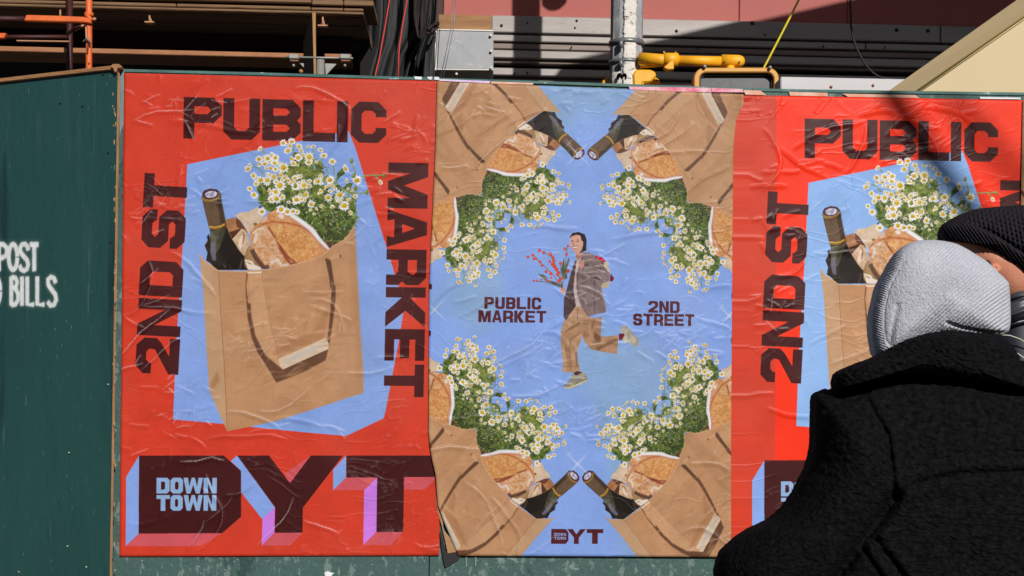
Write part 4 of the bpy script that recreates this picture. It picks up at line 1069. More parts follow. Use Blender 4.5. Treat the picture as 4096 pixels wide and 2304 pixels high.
# ---------------------------------------------------------------- traffic pole with yellow gear
PD = 9.0
PP = Plane(PD, 0)
pole = empty('traffic_pole', PP.at(2506, 330) * 1, 'weathered grey traffic pole wrapped in scraped white flyers and steel straps', 'pole')
px_, py_ = PP.at(2506, 170).x, PD
pr_ = 65 / F_PX * PD
tube('shaft', [(px_, py_, 0), (px_, py_, 6.2)], pr_, M['pole'], pole, 12, smooth=False)
def shell(name, a0, a1, z0, z1, r, mat, parent, n=10, jag=0.0, nz=24):
    bm = bmesh.new(); V = []; rr = random.Random(3)
    for j in range(nz + 1):
        z = z0 + (z1 - z0) * j / nz
        ja, jb = rr.uniform(-jag, jag), rr.uniform(-jag, jag)
        V.append([bm.verts.new((px_ + r * math.cos(a0 + ja + (a1 + jb - a0 - ja) * i / n), py_ + r * math.sin(a0 + ja + (a1 + jb - a0 - ja) * i / n), z)) for i in range(n + 1)])
    for j in range(nz):
        for i in range(n):
            bm.faces.new([V[j][i], V[j][i + 1], V[j + 1][i + 1], V[j + 1][i]])
    o = from_bm(name, bm, mat, parent, True)
    s = o.modifiers.new('t', 'SOLIDIFY'); s.thickness = .003
    return o
deg = math.radians
shell('flyer_layer', deg(-104), deg(-62), PP.at(0, 395).z, PP.at(0, -200).z, pr_ + .004, M['pole_paper'], pole, jag=.05, nz=70)
shell('flyer_layer', deg(-150), deg(-112), PP.at(0, 395).z, PP.at(0, 262).z, pr_ + .004, M['pole_paper'], pole, jag=.10, nz=20)
for y0, y1 in ((168, 186), (248, 262)):
    shell('strap', deg(-200), deg(20), PP.at(2506, y1).z, PP.at(2506, y0).z, pr_ + .010, M['strap'], pole, n=24, nz=1)
    tube('strap_buckle', [PP.at(2484, y0 - 8, -pr_ - .02), PP.at(2484, y1 + 5, -pr_ - .02)], .014, M['strap'], pole, 8)
# sticker with a black mark like a 3 lying on its back
stk = PP.at(2486, 330, -pr_ - .012)
bm = bmesh.new()
def blob(bm, pts, y):
    vs = [bm.verts.new((PP.at(x, yy_).x, y, PP.at(x, yy_).z)) for x, yy_ in pts]
    bm.faces.new(vs)
    bmesh.ops.solidify(bm, geom=bm.faces[:], thickness=.002)
blob(bm, [(2462, 336), (2462, 318), (2470, 309), (2480, 311), (2484, 318), (2488, 311), (2497, 310), (2502, 320), (2500, 334), (2494, 334), (2494, 322), (2490, 320), (2486, 330), (2482, 330), (2478, 320), (2473, 321), (2470, 336)], py_ - pr_ - .011)
from_bm('sticker_mark', bm, M['black'], pole)
# lamp-like fitting above the frame whose shadow falls on the cladding
q = FAC.at(2222, 2) + SDIR * 1.98
tube('side_fitting', [q + Vector((0, 0, -.03)), q + Vector((0, 0, .0)), q + Vector((0, 0, .3))], [.06, .09, .11], M['dark_red'], pole, 12)
tube('side_arm', [q + Vector((0, 0, .2)), Vector((px_, py_, q.z + .25))], .02, M['strap'], pole, 8)

AP = Plane(8.85, 0)
k_ = 8.85 / F_PX
arm = tube('signal_arm', [AP.at(2560, 236, .05), AP.at(2640, 240), AP.at(2668, 242)], [27 * k_, 24 * k_, 22 * k_], M['yellow'], pole, 16)
arm['label'] = 'yellow tubular signal arm reaching right from the pole'
tube('arm_sleeve', [AP.at(2655, 238), AP.at(2712, 240)], 27 * k_, M['yellow'], arm, 16)
tube('arm_tube', [AP.at(2708, 242), AP.at(2895, 246)], 20 * k_, M['yellow'], arm, 16)
tube('end_hub', [AP.at(2886, 243), AP.at(2955, 245), AP.at(2970, 245), AP.at(2978, 245)], [25 * k_, 25 * k_, 20 * k_, 10 * k_], M['yellow'], arm, 16)
tube('hub_drop', [AP.at(2922, 255), AP.at(2922, 300)], [14 * k_, 24 * k_], M['yellow'], arm, 12)
tube('lower_strut', [AP.at(2560, 262, .04), AP.at(2640, 258, .02), AP.at(2672, 250)], 10 * k_, M['yellow'], arm, 10)
prism('cable_guard', AP, [(2682, 248), (2692, 250), (2693, 283), (2668, 284), (2652, 276)], .06, M['yellow'], arm, -.04, .004)
for x, y in ((2656, 212), (2702, 214)):
    tube('set_screw', [AP.at(x, y - 6), AP.at(x, y + 6)], 4 * k_, M['yellow_pale'], arm, 6)
for x, y in ((2897, 249), (2957, 249)):
    tube('set_screw', [AP.at(x, y, -.055), AP.at(x, y, 0)], 4 * k_, M['black'], arm, 6)
SHP = Plane(8.9, 0)
sh = prism('signal_housing', SHP, [(2571, 280), (2608, 281), (2625, 296), (2622, 312), (2600, 332), (2571, 334), (2571, 420), (2590, 420), (2540, 420), (2530, 300), (2540, 281)], .15, M['yellow'], pole, -.02, .01)
sh['label'] = 'yellow traffic signal body seen from behind'
prism('back_visor', SHP, [(2412, 340), (2414, 300), (2428, 285), (2450, 282), (2640, 284), (2652, 300), (2653, 420), (2412, 420)], .12, M['yellow'], sh, .16, .01)

def rrect(x0, y0, x1, y1, r, n=6):
    P = []
    for cx, cy, a in ((x1 - r, y0 + r, -90), (x1 - r, y1 - r, 0), (x0 + r, y1 - r, 90), (x0 + r, y0 + r, 180)):
        for i in range(n + 1):
            t = deg(a + 90 * i / n); P.append((cx + r * math.cos(t), cy + r * math.sin(t)))
    return P
GP = Plane(8.7, 0)
ps = empty('pedestrian_signal', GP.at(2946, 420), 'yellow framed pedestrian signal with blank grey lens above the hoarding', 'traffic signal')
prism('housing', GP, rrect(2776, 270, 3116, 590, 44), .12, M['yellow_pale'], ps, 0, .006, hole=rrect(2798, 289, 3096, 570, 28))
prism('gasket', GP, rrect(2799, 290, 3095, 569, 26), .03, M['black'], ps, .03, 0, hole=rrect(2806, 298, 3088, 560, 18))
prism('lens', GP, rrect(2803, 295, 3091, 565, 18), .05, M['lens'], ps, .05, .004)
tube('hinge_bolt', [GP.at(2819, 266, -.02), GP.at(2819, 266, .03)], .011, M['galv'], ps, 8)
tube('hinge_bolt', [GP.at(3080, 270, -.02), GP.at(3080, 270, .03)], .011, M['galv'], ps, 8)

rp = Plane(10.15, 0)
tag(tube('yellow_rope', [rp.at(3240, -90), rp.at(3192, 6), rp.at(3130, 128), rp.at(3074, 236), rp.at(3040, 300), rp.at(3010, 380)], .0078, M['rope'], None, 8), 'thin yellow rope slanting down to the pedestrian signal', 'rope')
cb = Plane(10.3, 0)
tag(tube('black_cable', [cb.at(x, y) for x, y in [(3400, -80), (3401, 20), (3404, 100), (3412, 150), (3425, 190), (3442, 226), (3464, 262), (3490, 290), (3515, 306), (3545, 314), (3600, 318)]], .0075, M['black'], None, 8), 'black cable hanging in a loose curve down the shaded facade', 'cable')
for n_, (xa, xb, lb_) in enumerate(((1812, 1786, 'thin grey wire hanging in front of the metal box, left of its twin'), (1822, 1796, 'thin grey wire hanging in front of the metal box, right of its twin'))):
    w_ = Plane(9.9, 0)
    tag(tube('wire', [w_.at(xa + 4, -60), w_.at(xa - 6, 100), w_.at(xb - 2, 210), w_.at(xb - 28, 330)], .0028, M['strap'], None, 6), lb_, 'wire', 'thin wires in front of the metal box')

# ---------------------------------------------------------------- white beam and cream sloping panel, right
WB = Plane(7.6, 1.6)
wb = prism('white_beam', WB, [(3122, 306), (3720, 318), (3720, 420), (3122, 410)], .16, M['white_beam'], None, 0, .006)
tag(wb, 'white painted beam lying in the sun under the shaded facade', 'beam')
for x, y in ((3325, 347), (3493, 341)):
    tube('nail', [WB.at(x, y, -.006), WB.at(x, y, .01)], .008, M['rust'], wb, 8)
CA, CBk = Plane(6.9, 0), Plane(7.08, 0)
cr = empty('sloping_panel', CA.at(3900, 420), 'cream painted steel panel with a raised sloping rim at the right edge', 'panel')
bm = bmesh.new()
lo = [CA.at(3655, 368), CA.at(4400, -150)]; hi = [CBk.at(3546, 370), CBk.at(4380, -222)]
lo0 = CA.at(3560, 434); hi0 = CBk.at(3452, 436)
hull_prism(bm, [hi0, hi[1], lo[1], lo0], [hi0 + Vector((0, .1, 0)), hi[1] + Vector((0, .1, 0)), lo[1] + Vector((0, .28, 0)), lo0 + Vector((0, .28, 0))])
from_bm('rim', bm, M['cream'], cr, bevel=.004)
prism('panel', CA, [(3570, 434), (4400, -143), (5200, -143), (5200, 520), (3570, 520)], .2, M['cream'], cr, .02, .004)
tube('seam', [CA.at(3566, 433, -.001), CA.at(4400, -147, -.001)], .0045, M['olive'], cr, 6)
tube('bead', [CA.at(3578, 434, .012), CA.at(4404, -138, .012)], .004, M['cream'], cr, 6)

# ---------------------------------------------------------------- unseen bars added behind the viewer (their soft shadows cross the right-hand poster)
def shadow_bar(a, b, t, r, lbl):
    P = [WALL.at(*p) + SDIR * t for p in (a, b)]
    d = (P[1] - P[0])
    o = tube('shadow_caster', [P[0] - d * .02, P[0] + d * .5 + Vector((0, 0, -.01)), P[1] + d * .0], r, M['black'], None, 10)
    tag(o, lbl, 'cable', 'unseen bars added for poster shadows')
shadow_bar((3545, 360), (3960, 960), 6.5, .030, 'thicker of two unseen bars added to cast poster shadows')
shadow_bar((3790, 380), (4150, 800), 9.5, .020, 'thinner of two unseen bars added to cast poster shadows')

# ---------------------------------------------------------------- the hoarding
hd = empty('hoarding', WALL.pt(.4, 0), 'green painted plywood hoarding carrying the row of pasted posters', 'hoarding')
def top_y(x): return np.interp(x, [400, 497, 1024, 2048, 3072, 4096, 5400], [275, 277, 290, 321, 356, 371, 388])
for x0, x1, dd in ((474, 1746, .0), (1749, 3008, .002), (3011, 4330, .0), (4333, 5400, .001)):
    xs = np.linspace(x0, x1, 8)
    top = [WALL.uz(x, top_y(x) + 5) for x in xs]
    prism('plywood_sheet', WALL, [(top[0][0], .01)] + [(top[-1][0], .01)] + top[::-1], .018, M['ply_green'], hd, dd, .001, uzm=True)
    prism('cap_batten', WALL, [(x, top_y(x)) for x in xs] + [(x, top_y(x) + 12) for x in xs[::-1]], .05, M['cap'], hd, -.0035, .001)
M['edge_grey'] = mk('scraped corner strip', (170, 176, 184), .7, .84, var=((90, 120, 116), 7, .12), stretch=(1, 1, .35), speck=[((238, 238, 244), 12, .6, (1, 1, .4))])
prism('corner_strip', WALL, [(478, 284), (497, 284), (497, 500), (486, 520), (480, 560)], .003, M['edge_grey'], hd, -.004, 0)
for x0, y0, x1, y1 in ((1862, 2222, 1868, 2265), (1899, 2222, 1905, 2262)):
    prism('paint_drip', WALL, [(x0, y0), (x1, y0), (x1, y1), (x0 + 1, y1 + 4)], .002, mk('pale drip', (118, 150, 140), .6, .8), hd, -.0015, 0)
prism('scuff', WALL, [(1298, 2290), (1310, 2284), (1326, 2290), (1338, 2292), (1330, 2297), (1318, 2320), (1302, 2310)], .002, M['scrap_white'], hd, -.003, 0)

rg = random.Random(21)
for k in range(26):                                            # staples left in the lower band
    x, y = rg.uniform(500, 2900), rg.uniform(2236, 2298)
    a_ = rg.uniform(-.5, .5)
    tube('staple', [WALL.at(x, y, -.003), WALL.at(x + 7 * math.cos(a_), y + 7 * math.sin(a_), -.003)], .0006, M['galv'] if k % 2 else M['scrap_white'], hd, 4)

# gate leaf at the left with the stencilled notice
GT = Plane(3.40, -25)
gate = empty('hoarding_return', GT.at(230, 2300), 'dark green hoarding panel angled away at the left with stencilled POST NO BILLS', 'hoarding')
SC_ = 900.0
g0 = GT.uz(466, 600)[0]; gz = 2.62
def g2c(p):
    u, z = GT.uz(*p); return ((u - g0) * SC_ + 640, (gz - z) * SC_ - 300)
tx = Canvas(700, 700, (0, 0, 0), s=1.0)
strokes = [[(-4, 972), (-4, 1085)], [(-4, 977), (14, 978), (26, 990), (28, 1005), (24, 1022), (10, 1031), (-4, 1031)],
           [(52 + 17 * math.cos(t), 1028 + 51 * math.sin(t)) for t in np.linspace(0.05, 6.25, 26)],
           [(113, 1002), (110, 986), (100, 976), (88, 978), (80, 992), (82, 1008), (94, 1024), (108, 1040), (113, 1058), (108, 1076), (96, 1083), (84, 1077), (78, 1060)],
           [(119, 978), (154, 978)], [(137, 978), (137, 1085)],
           [(45, 1106), (45, 1222)], [(45, 1109), (62, 1112), (69, 1128), (64, 1148), (46, 1154)], [(62, 1154), (73, 1176), (72, 1200), (62, 1217), (45, 1220)],
           [(88, 1106), (88, 1223)], [(109, 1106), (109, 1218), (136, 1218)], [(149, 1106), (149, 1218), (178, 1218)],
           [(223, 1132), (216, 1113), (203, 1108), (192, 1118), (193, 1138), (206, 1158), (221, 1178), (225, 1200), (216, 1219), (202, 1222), (190, 1206)],
           [(-16 + 17 * math.cos(t), 1164 + 54 * math.sin(t)) for t in np.linspace(0.05, 6.25, 26)],
           [(-78, 1222), (-78, 1106), (-50, 1222), (-50, 1106)]]
for s_ in strokes:
    tx.line([g2c(p) for p in s_], 15, (255, 255, 255), .16, blur=5)
for s_ in strokes:
    tx.line([g2c(p) for p in s_], 12.5, (255, 255, 255), .98, blur=1)
tmask = tx.rgb[..., 0] * (0.86 + .28 * (vnoise(700, 700, 9, 5, 3) - .2))
def np_image(name, arr, data=False):
    h, w = arr.shape[:2]
    px = np.ones((h, w, 4), np.float32)
    px[..., :3] = arr if arr.ndim == 3 else arr[..., None]
    im = bpy.data.images.new(name, w, h, alpha=False, float_buffer=data, is_data=data)
    if not data: im.colorspace_settings.name = 'sRGB'
    im.pixels.foreach_set(np.clip(px[::-1], 0, 1).ravel())
    im.update(); im.pack()
    return im
gm = mk('dark green gate paint', (30, 74, 73), .55, .82, var=((36, 84, 82), 3, .3), bump=(50, .002), stretch=(1, 1, .35),
        speck=[((35, 82, 79), 2.4, .52, (1.6, 1.6, .3)), ((20, 58, 58), 5, .55, (1.4, 1.4, .12)), ((42, 84, 82), 7, .60, (1.4, 1.4, .2)), ((104, 134, 128), 130, .665, (1, 1, .3)), ((84, 116, 110), 22, .66, (1, 1, .06)), ((96, 128, 120), 44, .69, (1, 1, .35)), ((190, 186, 160), 70, .75, (1, 1, 1))])
N, K = gm.node_tree.nodes, gm.node_tree.links
uvn = N.new('ShaderNodeUVMap'); uvn.uv_map = 'print'
ti = N.new('ShaderNodeTexImage'); ti.image = np_image('stencil_mask', tmask, True); ti.extension = 'CLIP'
K.new(uvn.outputs[0], ti.inputs[0])
mx = N.new('ShaderNodeMix'); mx.data_type = 'RGBA'
bs = N['Principled BSDF']; prev = bs.inputs['Base Color'].links[0].from_socket
K.new(ti.outputs[0], mx.inputs['Factor']); K.new(prev, mx.inputs['A']); mx.inputs['B'].default_value = (.80, .84, .84, 1)
K.new(mx.outputs['Result'], bs.inputs['Base Color'])
ug = GT.uz(466, 600)[0]
zgt = GT.uz(466, 282)[1]
bm = bmesh.new()
NU = 10
us_ = np.linspace(ug - 1.22, ug, NU)
f = [GT.pt(u, .01) for u in us_] + [GT.pt(u, zgt) for u in us_[::-1]]
b_ = [GT.pt(u, .01, .009) for u in us_] + [GT.pt(u, zgt, .009) for u in us_[::-1]]
hull_prism(bm, f, b_)
bmesh.ops.recalc_face_normals(bm, faces=bm.faces)
uvl = bm.loops.layers.uv.new('print')
for fc in bm.faces:
    frontf = fc.normal.dot(GT.n) > .9
    fc.material_index = 0 if (frontf or fc.normal.dot(GT.n) < -.9) else 1
    for lp in fc.loops:
        u = (lp.vert.co - GT.o).dot(GT.u); z = lp.vert.co.z
        lp[uvl].uv = (((u - g0) * SC_ + 640) / 700, 1 - ((gz - z) * SC_ - 300) / 700) if frontf else (-5, -5)
panel = from_bm('plywood_sheet', bm, gm, gate)
panel.data.materials.append(M['ply_edge'])
zq = zgt
prism('top_trim', GT, [(ug - 1.3, zq + .002), (ug - .004, zq + .002), (ug - .004, zq + .0125), (ug - 1.3, zq + .0125)], .04, M['trim_wood'], gate, -.010, .001, uzm=True)
prism('trim_end', WALL, [(462, 268), (485, 268), (497, 276), (497, 283), (480, 284), (476, 300), (468, 300), (464, 284), (450, 281)], .03, M['trim_wood'], gate, -.035, .001)
rr_ = random.Random(9)
chip = mk('chipped ply', (196, 158, 112), .85, .9)
for k in range(44):                                           # bare chips along the worn edge
    y = rr_.uniform(330, 2290); x = 466 - abs(rr_.gauss(0, 6)) - 2
    w_, h_ = rr_.uniform(1.5, 5), rr_.uniform(4, 22)
    prism('chip', GT, [(x - w_, y), (x - w_ * .3, y - h_ * .5), (x + w_ * .5, y - h_ * .3), (x + w_ * .2, y + h_ * .6), (x - w_ * .6, y + h_ * .4)], .001, chip if k % 3 else M['ply_green'], gate, -.0005, 0)
for x, y in ((240, 412), (330, 424), (434, 610), (443, 968), (276, 1811), (270, 2185), (345, 2268), (432, 1538), (75, 2288), (413, 297)):
    tube('screw', [GT.at(x, y, -.003), GT.at(x, y, .004)], .003, M['galv'] if y > 1500 else M['black'], gate, 6)

# ---------------------------------------------------------------- paste-up posters
bag_art = paint_bag()
art1 = paint_design_one(bag_art, RED=(220, 66, 45), BLUE=(140, 172, 242), INK=(72, 24, 26))
art3 = paint_design_one(bag_art, RED=(255, 56, 28), BLUE=(150, 192, 250), INK=(70, 26, 26))
art3.rgb[:, :int(119 * S)] = art1.rgb[:, :int(119 * S)] * np.array([.98, 1, 1])
art2 = paint_design_two(bag_art)
for c_ in (art1, art2, art3): add_wear(c_, 3)
NV = vnoise(art1.h, art1.w, 1400, 8, 1)

def poster_material(name, art, seed, hot, k=.75):
    H, Mk, broad = wrinkles(seed, hot=hot)
    hm = np_image(name + ' relief', np.clip(H / 7.0, 0, 1), True)
    glint_im = np_image(name + ' cracks', np.clip(Mk, 0, 1), True)
    im = np_image(name + ' print', art.rgb)
    m = bpy.data.materials.new(name); m.use_nodes = True
    N, K = m.node_tree.nodes, m.node_tree.links
    b = N['Principled BSDF']
    uv = N.new('ShaderNodeUVMap'); uv.uv_map = 'print'
    T = []
    for i in (im, hm, glint_im):
        t = N.new('ShaderNodeTexImage'); t.image = i; t.extension = 'EXTEND'; t.interpolation = 'Cubic' if i is hm else 'Linear'; K.new(uv.outputs[0], t.inputs[0]); T.append(t)
    dim = N.new('ShaderNodeMix'); dim.data_type = 'RGBA'; dim.blend_type = 'MULTIPLY'; dim.inputs['Factor'].default_value = 1
    K.new(T[0].outputs[0], dim.inputs['A']); dim.inputs['B'].default_value = (k, k, k, 1)
    mx = N.new('ShaderNodeMix'); mx.data_type = 'RGBA'
    ml = N.new('ShaderNodeMath'); ml.operation = 'MULTIPLY'; ml.inputs[1].default_value = .62
    K.new(T[2].outputs[0], ml.inputs[0]); K.new(ml.outputs[0], mx.inputs['Factor'])
    K.new(dim.outputs['Result'], mx.inputs['A']); mx.inputs['B'].default_value = (.72, .68, .68, 1)  # creases whitened in the colour as painted highlights
    K.new(mx.outputs['Result'], b.inputs['Base Color'])
    b.inputs['Roughness'].default_value = .40
    b.inputs['Specular IOR Level'].default_value = .14
    bp = N.new('ShaderNodeBump'); bp.inputs['Distance'].default_value = .013; bp.inputs['Strength'].default_value = .9
    K.new(T[1].outputs[0], bp.inputs['Height']); K.new(bp.outputs[0], b.inputs['Normal'])
    return m, broad
def poster(name, Hm, left, right, top, bottom, off, mat, broad, label, lift=None, nu=120, nv=180, parent=None):
    """left/right: pixel x as a function of row; top/bottom: pixel y as a function of x"""
    V, UV = [], []
    for j in range(nv + 1):
        t = j / nv
        for i in range(nu + 1):
            s = i / nu
            yg = top(0.5) + (bottom(0.5) - top(0.5)) * t
            xl, xr = left(yg), right(yg)
            x = xl + (xr - xl) * s
            y = top(x) + (bottom(x) - top(x)) * t
            c = hmap(Hm, [(x, y)])[0] if False else None
            V.append((x, y))
    V = np.array(V); C2 = hmap(Hm, V)
    uv = np.c_[C2[:, 0] / PW, 1 - C2[:, 1] / PH]
    bi = np.clip((uv[:, 0] * broad.shape[1]).astype(int), 0, broad.shape[1] - 1); bj = np.clip(((1 - uv[:, 1]) * broad.shape[0]).astype(int), 0, broad.shape[0] - 1)
    w = (broad[bj, bi] - .5) * .006
    co = []
    for (x, y), dz in zip(V, w):
        o_ = off - dz * .5 - .0015
        if lift: o_ -= lift(x, y)
        co.append(WALL.at(x, y, o_))
    faces = [(j * (nu + 1) + i, j * (nu + 1) + i + 1, (j + 1) * (nu + 1) + i + 1, (j + 1) * (nu + 1) + i)[::-1] for j in range(nv) for i in range(nu)]
    me = bpy.data.meshes.new(name); me.from_pydata([tuple(c) for c in co], [], faces)
    l = me.uv_layers.new(name='print')
    idx = np.empty(len(me.loops), np.int32); me.loops.foreach_get('vertex_index', idx)
    l.data.foreach_set('uv', uv[idx].astype(np.float32).ravel())
    o = link(name, me, mat, parent, True)
    s = o.modifiers.new('paper', 'SOLIDIFY'); s.thickness = .0006; s.offset = 1
    if label: tag(o, label, 'poster', 'posters pasted in a row on the hoarding')
    return o
I = lambda xs, ys: (lambda v: float(np.interp(v, xs, ys)))
m1, b1 = poster_material('red poster paper', art1, 3, [(.2, .06), (.12, .74), (.9, .12), (.04, .3)])
m2, b2 = poster_material('blue poster paper', art2, 17, [(.5, .42), (.5, .72), (.85, .55)])
m3, b3 = poster_material('bright red poster paper', art3, 29, [(.05, .28), (.02, .45), (.5, .12)], k=.84)
poster('poster', H1, I([290, 2225], [497, 478]), I([290, 2225], [1770, 1757]), I([497, 1782], [292, 325]), I([478, 1757], [2226, 2222]), -.004, m1, b1,
       'leftmost red PUBLIC MARKET poster with the whole grocery bag and DYT lettering')
def lift2(x, y):
    a = max(0, (y - 1720) / 500.0); e = max(0, 1 - (x - 1712) / 110.0)
    c = max(0, (620 - y) / 260.0); g = max(0, 1 - (2974 - x) / 70.0)
    return .018 * a * e ** 2 + .012 * c * g ** 2
left2 = I([326, 576, 860, 1152, 1728, 1788, 1847, 1895, 2022, 2086, 2157, 2214], [1748, 1742, 1730, 1717, 1714, 1720, 1730, 1742, 1752, 1776, 1806, 1830])
right2 = I([376, 388, 437, 517, 576, 1152, 1728, 2228], [2974, 2962, 2944, 2936, 2933, 2928, 2924, 2924])
poster('poster', H2, left2, right2, I([1751, 2974], [326, 377]), I([1700, 2925], [2222, 2228]), -.009, m2, b2,
       'blue kaleidoscope poster with a jumping shopper, pasted between the two red posters', lift2)
poster('poster', H3, I([380, 2228], [2905, 2905]), I([380, 2228], [4120, 4110]), I([2905, 3151, 4120], [381, 384, 402]), I([2905, 4120], [2228, 2224]), -.0035, m3, b3,
       'brighter red PUBLIC MARKET poster behind the two people, crossed by soft shadows')
m4 = m2.copy(); m4.name = 'blue poster paper, sunny'  # exact copy of the blue paper, colours unchanged
poster('poster', H4, I([400, 820, 2228], [4091, 4083, 4070]), I([400, 2228], [5250, 5230]), I([4090, 5270], [401, 430]), I([4066, 5230], [2224, 2224]), -.009, m4, b2,
       'sliver of another kaleidoscope poster at the right edge, above the black beanie', nu=60, nv=90)
# sheets under the peeling corner
M['kraft'] = mk('brown back sheet', (186, 142, 96), .6, .84, var=((164, 120, 78), 20, .3), bump=(50, .003))
M['pastewhite'] = mk('pale torn edge', (220, 200, 180), .7, .86)
und = prism('peeling_sheet', WALL, [(1742, 1880), (1760, 2000), (1775, 2120), (1840, 2196), (1829, 2206), (1791, 2212), (1780, 2160), (1766, 2100), (1754, 2060), (1746, 2022)], .0008, M['kraft'], None, -.0075, 0)
tag(und, 'brown under layer of paper showing at the peeling lower left corner of the blue poster', 'paper')
blk = prism('black_sheet', WALL, [(1758, 2110), (1770, 2150), (1784, 2205), (1832, 2202), (1848, 2222), (1834, 2238), (1806, 2256), (1780, 2270), (1766, 2200)], .0008, M['black'], None, -.0062, 0)
tag(blk, 'black torn sheet sticking out below the peeling corner of the blue poster', 'paper')
for pts, mt, lb_ in [([(1657, 307), (1688, 309), (1686, 320), (1660, 319)], 'scrap_white', 'white paper scrap on the hoarding top, left of the metal box'),
                     ([(1708, 309), (1731, 309), (1724, 321), (1714, 319)], 'scrap_white', 'small white triangular scrap between two square scraps on the hoarding top'),
                     ([(1737, 309), (1756, 310), (1758, 322), (1738, 321)], 'scrap_white', 'white scrap just where the blue poster begins'),
                     ([(1757, 318), (1960, 326), (1958, 335), (1757, 325)], 'scrap_lilac', 'lilac paper strip above the left half of the blue poster'),
                     ([(1963, 327), (2133, 334), (2131, 341), (1963, 336)], 'scrap_peach', 'pale strip right of the lilac strip above the blue poster'),
                     ([(2515, 348), (2840, 353), (2846, 371), (2700, 367), (2517, 359)], 'scrap_pink', 'hot pink paper strip above the right half of the blue poster'),
                     ([(2842, 353), (2968, 358), (2974, 371), (2848, 370)], 'scrap_pink', 'paler pink strip end above the corner of the blue poster'),
                     ([(2972, 362), (3040, 364), (3064, 382), (2980, 380)], 'scrap_peach', 'pale scrap above the joint of blue and right red poster'),
                     ([(3154, 369), (3308, 373), (3310, 387), (3158, 384)], 'scrap_peach', 'short peach strip above the bright red poster'),
                     ([(3368, 376), (3660, 382), (3676, 394), (3390, 389)], 'scrap_peach', 'long peach strip above the bright red poster'),
                     ([(3915, 389), (4080, 392), (4078, 399), (3918, 397)], 'scrap_white', 'white strip near the right end of the hoarding top')]:
    tag(prism('paper_scrap', WALL, pts, .001, M[mt], None, -.0055, 0), lb_, 'paper scrap', 'torn paper scraps along the hoarding top')
# ---------------------------------------------------------------- people
def smooth_loop(P, n):
    P = np.array(P, float); m = len(P); out = []
    for i in range(m):
        p0, p1, p2, p3 = P[i - 1], P[i], P[(i + 1) % m], P[(i + 2) % m]
        for t in np.linspace(0, 1, 24, endpoint=False):
            out.append(.5 * ((2 * p1) + (-p0 + p2) * t + (2 * p0 - 5 * p1 + 4 * p2 - p3) * t * t + (-p0 + 3 * p1 - 3 * p2 + p3) * t ** 3))
    Q = np.array(out); Q2 = np.vstack([Q, Q[:1]])
    s = np.r_[0, np.cumsum(np.hypot(*np.diff(Q2, axis=0).T))]
    tt = np.linspace(0, s[-1], n, endpoint=False)
    return np.c_[np.interp(tt, s, Q2[:, 0]), np.interp(tt, s, Q2[:, 1])]
def seg_dist(X, Y, line):
    d = np.full(X.shape, 1e9)
    for (ax, ay), (bx, by) in zip(line, line[1:]):
        vx, vy = bx - ax, by - ay
        t = np.clip(((X - ax) * vx + (Y - ay) * vy) / (vx * vx + vy * vy), 0, 1)
        d = np.minimum(d, np.hypot(X - ax - t * vx, Y - ay - t * vy))
    return d
DS = .865                                    # how near the people stand
def inflate(name, outline, c, d, thick, mat, parent, nr=60, nt=240, p=2.0, back=None, disp=None, rim=None, uv=True):
    """a rounded closed volume whose widest section follows the outline; both sides bulge"""
    O = smooth_loop(outline, nt); c = np.array(c, float)
    if rim is not None:
        O = O + rim(O, c)
    back = thick if back is None else back
    r = np.sin(np.linspace(0.012, 1, nr) * math.pi / 2)
    d, thick, back, kd = d * DS, thick * DS, back * DS, DS
    R = r[:, None]
    X = c[0] + (O[None, :, 0] - c[0]) * R; Y = c[1] + (O[None, :, 1] - c[1]) * R
    prof = np.maximum(1 - R ** p, 0) ** (1 / p) + 0 * X
    dsp = disp(X, Y, R + 0 * X) * kd if disp else 0 * X
    hf = thick * prof + dsp * np.clip(prof * 3, 0, 1)
    hb = -back * prof
    # ray directions, vectorised
    u, v = (X - 2048.0) / F_PX, -(Y - YH) / F_PX
    cs, sn = math.cos(ROLL), math.sin(ROLL)
    rx, rz = (u * cs - v * sn), (u * sn + v * cs)
    df, db = d - hf, d - hb
    vf = np.dstack([rx * df, df, EYE + rz * df]).reshape(-1, 3)
    vb = np.dstack([rx * d, db, EYE + rz * d])[:-1].reshape(-1, 3)
    nF = len(vf)
    faces = []
    a = np.arange(nt); b = (a + 1) % nt
    for i in range(nr - 1):
        faces += np.c_[i * nt + a, i * nt + b, (i + 1) * nt + b, (i + 1) * nt + a].tolist()
    for i in range(nr - 2):
        faces += np.c_[nF + i * nt + a, nF + (i + 1) * nt + a, nF + (i + 1) * nt + b, nF + i * nt + b].tolist()
    faces += np.c_[nF + (nr - 2) * nt + a, (nr - 1) * nt + a, (nr - 1) * nt + b, nF + (nr - 2) * nt + b].tolist()
    faces.append(list(range(nt))[::-1]); faces.append([nF + k for k in range(nt)])
    me = bpy.data.meshes.new(name); me.from_pydata(np.vstack([vf, vb]).tolist(), [], faces)
    bm = bmesh.new(); bm.from_mesh(me); bmesh.ops.recalc_face_normals(bm, faces=bm.faces); bm.to_mesh(me); bm.free()
    return link(name, me, mat, parent, True)
def gnoise(X, Y, cell, seed, st=(1, 1), ang=0.0):
    c, s = math.cos(ang), math.sin(ang)
    A, B = (X * c + Y * s) / (cell * st[0]), (-X * s + Y * c) / (cell * st[1])
    r = np.random.default_rng(seed); g = r.random((256, 256))
    a, b = np.floor(A).astype(int), np.floor(B).astype(int)
    fa, fb = A - a, B - b; fa, fb = fa * fa * (3 - 2 * fa), fb * fb * (3 - 2 * fb)
    G = lambda i, j: g[i % 256, j % 256]
    return ((G(a, b) * (1 - fa) + G(a + 1, b) * fa) * (1 - fb) + (G(a, b + 1) * (1 - fa) + G(a + 1, b + 1) * fa) * fb) - .5

